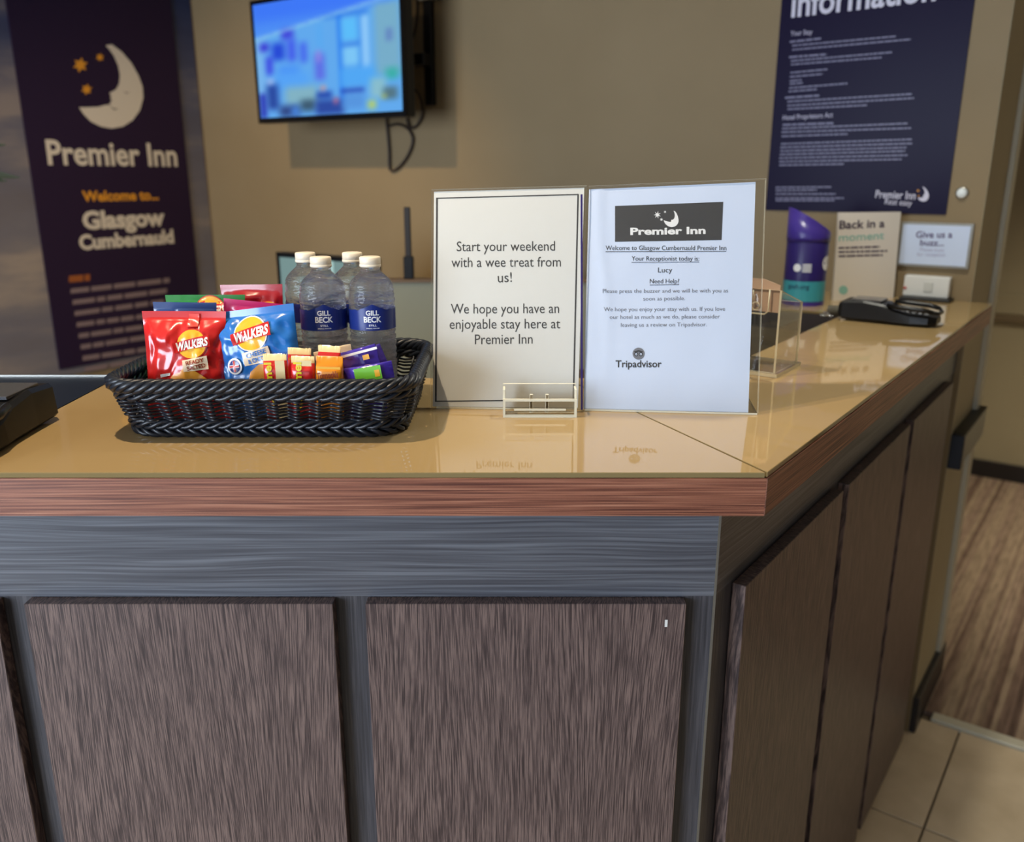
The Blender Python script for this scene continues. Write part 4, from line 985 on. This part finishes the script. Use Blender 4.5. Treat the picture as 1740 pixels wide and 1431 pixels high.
def art_blue(deco, dtext, W, H):
    deco('crisp_pile', [(-.014, .036), (-.006, .058), (.006, .066), (.020, .066), (.030, .046), (.014, .030)], Mcrisp)
    logo(.001, .1035, .0195, .17, ('CHEESE', '& ONION'), 1, flavm=Mblue)(deco, dtext, W, H)
    deco('flag_badge', ell(-.024, .067, .0098, .0098), Mwhite); deco('flag_badge', ell(-.024, .067, .0076, .0076), foil('foil_navy', (30, 44, 120)))
    deco('flag_cross', [(-.0258, .0605), (-.0222, .0605), (-.0222, .0735), (-.0258, .0735)], Mwhite); deco('flag_cross', [(-.0305, .0652), (-.0175, .0652), (-.0175, .0688), (-.0305, .0688)], Mwhite)
    deco('flag_cross', [(-.0250, .0605), (-.0230, .0605), (-.0230, .0735), (-.0250, .0735)], Mred); deco('flag_cross', [(-.0305, .066), (-.0175, .066), (-.0175, .068), (-.0305, .068)], Mred)
bag('crisp_packet', Vector((-.397, 1.032, FZ)), .03, .12, .01, .100, .131, .036, Mred, 'bright red ready salted crisp packet at the front left of the basket', 1.3, art_red)
bag('crisp_packet', Vector((-.3015, 1.040, FZ+.001)), -.06, .10, -.13, .109, .133, .038, Mblue, 'blue cheese and onion crisp packet at the front, leaning right beside the red one', 4.1, art_blue)
bag('crisp_packet', Vector((-.402, 1.135, FZ)), .05, .06, .0, .104, .137, .030, Mgreen, 'green crisp packet upright behind the bright red one', 8.7, logo(.006, .117, .0185, .1))
bag('crisp_packet', Vector((-.349, 1.172, FZ)), -.02, .05, -.02, .086, .146, .028, Mred2, 'deep red crisp packet at the back, left of the bottles', 3.3, logo(.024, .105, .0185, .12))
bag('crisp_packet', Vector((-.336, 1.100, FZ)), -.05, .05, .10, .088, .134, .026, Mpink, 'magenta crisp packet wedged between the green and blue ones', 6.2, logo(-.01, .07, .018, .1))
bag('crisp_packet', Vector((-.412, 1.085, FZ)), .1, .03, .02, .078, .135, .022, foil('foil_dark_blue', (34, 64, 120)), 'dark blue crisp packet mostly hidden behind the bright red one', 9.9)

# ================================================================== wrapped wafers and chocolate bars
def bar(name, loc, rot, W, H, T, m, label, cat='chocolate bar', art=None, crimpm=None, group=None):
    """flow-wrapped bar: local x across, z along its length, y thickness"""
    t = thing(name, loc, label, cat, group)
    Mx = Matrix.Translation(loc) @ rot; cz = .007
    prof = [(0, .0), (cz, .0), (cz+.004, .75), (cz+.010, 1), (H/2, 1), (H-cz-.010, 1), (H-cz-.004, .75), (H-cz, 0), (H, 0)]
    bm = bmesh.new(); nx_ = 18; R_ = []
    zs = [(a, b) for a, b in prof]
    full = []
    for (a, b), (c, d) in zip(zs, zs[1:]):
        k_ = 1 if c-a < .008 else 4
        for j in range(k_): full.append((a+(c-a)*j/k_, b+(d-b)*j/k_))
    full.append(zs[-1])
    for z, f in full:
        ring = []
        for i in range(nx_*2):
            a = 2*PI*i/(nx_*2); cx_, sy = math.cos(a), math.sin(a)
            x = math.copysign(abs(cx_)**.5, cx_)*W/2; y = math.copysign(abs(sy)**.6, sy)*(T/2*f+.0004)
            x += .0006*noise.noise(Vector((a*3, z*160, W*900))); y += .0009*noise.noise(Vector((x*260, z*220, H*70+W)))*(1 if f > 0 else .2)
            zz = z+(.0012 if (i % 2 and (z == 0 or z == H)) else 0)
            ring.append(bm.verts.new((x, y, zz)))
        R_.append(ring)
    for a, b in zip(R_, R_[1:]):
        for j in range(nx_*2): bm.faces.new((a[j], a[(j+1) % (nx_*2)], b[(j+1) % (nx_*2)], b[j]))
    bm.faces.new(R_[0][::-1]); bm.faces.new(R_[-1]); bmesh.ops.recalc_face_normals(bm, faces=bm.faces)
    if crimpm is not None:
        for f in bm.faces:
            if f.calc_center_median().z > H-cz or f.calc_center_median().z < cz: f.material_index = 1
    link('wrapper', from_bm(bm), [m] + ([crimpm] if crimpm is not None else []), t, Mx, True)
    def patch(nm, x0, x1, z0, z1, mm_, k_=.0013):
        me = bpy.data.meshes.new(nm); y = -T/2-k_; me.from_pydata([(x0, y, z0), (x1, y, z0), (x1, y, z1), (x0, y, z1)], [], [(0, 1, 2, 3)]); return link(nm, me, mm_, t, Mx)
    def txt(s, x0, z0, x1, z1, cap, mm_, bold=.03, k_=.0017):
        v, f, asp = glyphs(s, bold); d = Vector((x1-x0, z1-z0)); L = d.length; d.normalize(); up_ = Vector((-d.y, d.x)); out = []
        for x, y in v: p = Vector((x0, z0))+d*(x*L)+up_*(y*cap); out.append((p.x, -T/2-k_, p.y))
        me = bpy.data.meshes.new('t'); me.from_pydata(out, [], f); link('wrapper_text', me, mm_, t, Mx)
    if art: art(patch, txt)
    return t
Mgold = foil('foil_gold_pale', (232, 206, 150)); Mor = foil('foil_orange', (226, 140, 24)); Mpur = foil('foil_purple', (70, 50, 160), .2); Mlime = foil('foil_lime', (120, 196, 50))
Mtxy = foil('foil_text_yellow', (236, 214, 30))
def art_car(patch, txt): 
    patch('pale_stripe', .0015, .0125, .010, .080, Mgold)
    txt('Caramel', -.003, .022, -.003, .078, .0085, Mtxy)
def art_car2(patch, txt):
    txt('Caramel', .0, .022, .0, .078, .0095, Mtxy); patch('pale_tip', -.006, .012, .0735, .080, Mgold, .0012)
def rot(yaw=0, lean=0, roll=0): return Matrix.Rotation(yaw, 4, 'Z') @ Matrix.Rotation(-lean, 4, 'X') @ Matrix.Rotation(roll, 4, 'Y')
GW = 'caramel wafers standing in the basket'
bar('caramel_wafer', Vector((-.2765, .998, FZ)), rot(.02, .06, -.02), .0275, .086, .014, Mred, 'red and gold caramel wafer nearest the blue crisp packet', 'wafer', art_car, Mgold, GW)
bar('caramel_wafer', Vector((-.2475, .999, FZ)), rot(-.03, .06, .02), .0275, .083, .014, Mred, 'plain red caramel wafer just left of the orange wrapper', 'wafer', art_car2, Mgold, GW)
bar('caramel_wafer', Vector((-.2590, 1.022, FZ)), rot(.1, .08, .05), .0275, .088, .014, Mred, 'red and gold caramel wafer behind the front pair', 'wafer', art_car, Mgold, GW)
bar('caramel_wafer', Vector((-.2230, 1.024, FZ)), rot(-.1, .05, .04), .0275, .091, .014, Mred, 'red caramel wafer rising behind the orange wrapper', 'wafer', art_car2, Mgold, GW)
def art_or(patch, txt):
    txt("Tunnock's", -.013, .058, .012, .061, .0075, Mtext); patch('gold_band', -.014, .014, .070, .073, Myel)
bar('wafer_bar', Vector((-.2165, .998, FZ)), rot(.0, .06, .03), .0315, .083, .015, Mor, 'orange gold wrapped wafer bar in the front row of sweets', 'wafer', art_or, Mor)
def art_pur(patch, txt): patch('yellow_mark', -.003, .003, .050, .058, Myel); patch('white_streak', -.009, -.006, .02, .07, Mwhite)
bar('chocolate_bar', Vector((-.2270, 1.040, FZ+.062)), rot(-.1, .15, 1.30), .026, .066, .014, Mpur, 'purple foil chocolate bar lying aslant over the wafers', 'chocolate bar', art_pur, Mpur)
bar('chocolate_bar', Vector((-.2180, 1.058, FZ+.052)), rot(-.2, .1, 1.15), .024, .066, .013, foil('foil_purple_dark', (52, 38, 130), .2), 'dark purple chocolate bar pointing up behind the aslant one', 'chocolate bar', None, Mpur)
def art_lime(patch, txt): patch('lime_panel', -.009, .009, .014, .046, Mlime); patch('yellow_spot', -.004, .004, .038, .044, Myel, .0017)
bar('chocolate_bar', Vector((-.1985, 1.006, FZ+.057)), rot(-.02, .1, 1.40), .022, .058, .012, Mpur, 'purple and lime green chocolate bar lying at the front below the bottles', 'chocolate bar', art_lime, Mpur)
bar('wrapped_biscuit', Vector((-.1960, 1.050, FZ+.082)), rot(.1, .3, 1.35-PI), .016, .045, .008, Mcream, 'small cream wrapped biscuit on top of the sweets before the bottles', 'biscuit', None, Mcream)
# hidden layer of sweets the upper ones rest on
for i, (x, y, r_, c_, l_) in enumerate(((-.205, 1.03, 1.55, Mpur, 'purple'), (-.205, 1.05, 1.5, Mred, 'red'), (-.205, 1.022, 1.57, Mor, 'orange'), (-.205, 1.04, 1.5, Mgold, 'pale gold'))):
    bar('chocolate_bar', Vector((x-.015, y, FZ+.012+i*.0125)), rot(.05*i, .0, r_), .024, .066, .011, c_, l_+' wrapped bar buried under the purple bars in the basket', 'chocolate bar', None, None, 'buried sweet bars in the basket')

# ================================================================== plant at the left
pp = Vector((-1.62, 2.15, 0))
plant = thing('potted_plant', pp, 'dark leafy plant in a pot at the far left, leaf tips in view', 'plant')
lathe('pot', [(.13, 0), (.14, .01), (.18, .34), (.185, .36), (.17, .36), (.165, .33)], M_carc, plant, pp, 28)
mleaf = mat('dark_leaf', (34, 42, 22), .4)
tube('stem', [pp+Vector((0, 0, .33)), pp+Vector((.02, 0, .8)), pp+Vector((0, .02, 1.35))], [.016, .014, .010], mat('stem_brown', (70, 54, 38), .7), plant)
def leaf_blade(base, tip, w_, sag, tw_=0.0):
    bm = bmesh.new(); n = 10; rows = []; d = tip-base; side = (Vector((-d.y, d.x, 0)).normalized()*(1-tw_)+Vector((0, 0, 1))*tw_).normalized()*w_
    for i in range(n+1):
        t = i/n; p = base+d*t+Vector((0, 0, sag*math.sin(PI*t))); wd = min(1, .25+t*2)*min(1, max(.02, (1-t)*5))**.6
        rows.append([bm.verts.new(p+side*wd), bm.verts.new(p-Vector((0, 0, w_*.25*wd))), bm.verts.new(p-side*wd)])
    for a, b in zip(rows, rows[1:]):
        for j in range(2): bm.faces.new((a[j], a[j+1], b[j+1], b[j]))
    o = link('leaf', from_bm(bm), mleaf, plant, smooth=True)
top = pp+Vector((0, .02, 1.33))
tips = [at_y(34, 302, 2.1), at_y(10, 246, 2.14), at_y(12, 308, 2.12)]
for tp in tips: leaf_blade(top, tp, .012, .07, .8)
for k in range(12):
    a = .9+k*.45; leaf_blade(top-Vector((0, 0, .03*k)), top+Vector((math.cos(a)*.36, math.sin(a)*.36, .16-.03*k)), .024, .10)

# ================================================================== ceiling lamps
for i, (x, y) in enumerate(LAMPS):
    d = thing('ceiling_downlight', (x, y, CEIL), 'round recessed ceiling downlight with white ring, above ' + LW[i], 'lamp', 'recessed ceiling downlights')
    lathe('ring', [(.045, -.001), (.060, -.001), (.060, -.006), (.045, -.008)], M_white, d, Vector((x, y, CEIL)), 28)
    bm = bmesh.new(); bmesh.ops.create_circle(bm, cap_ends=True, radius=.042, segments=24)
    link('lamp_lens', from_bm(bm), mat('lamp_lens', (255, 230, 190), .4, emit=(255, 226, 180), estr=14), d, Matrix.Translation((x, y, CEIL-.004)))
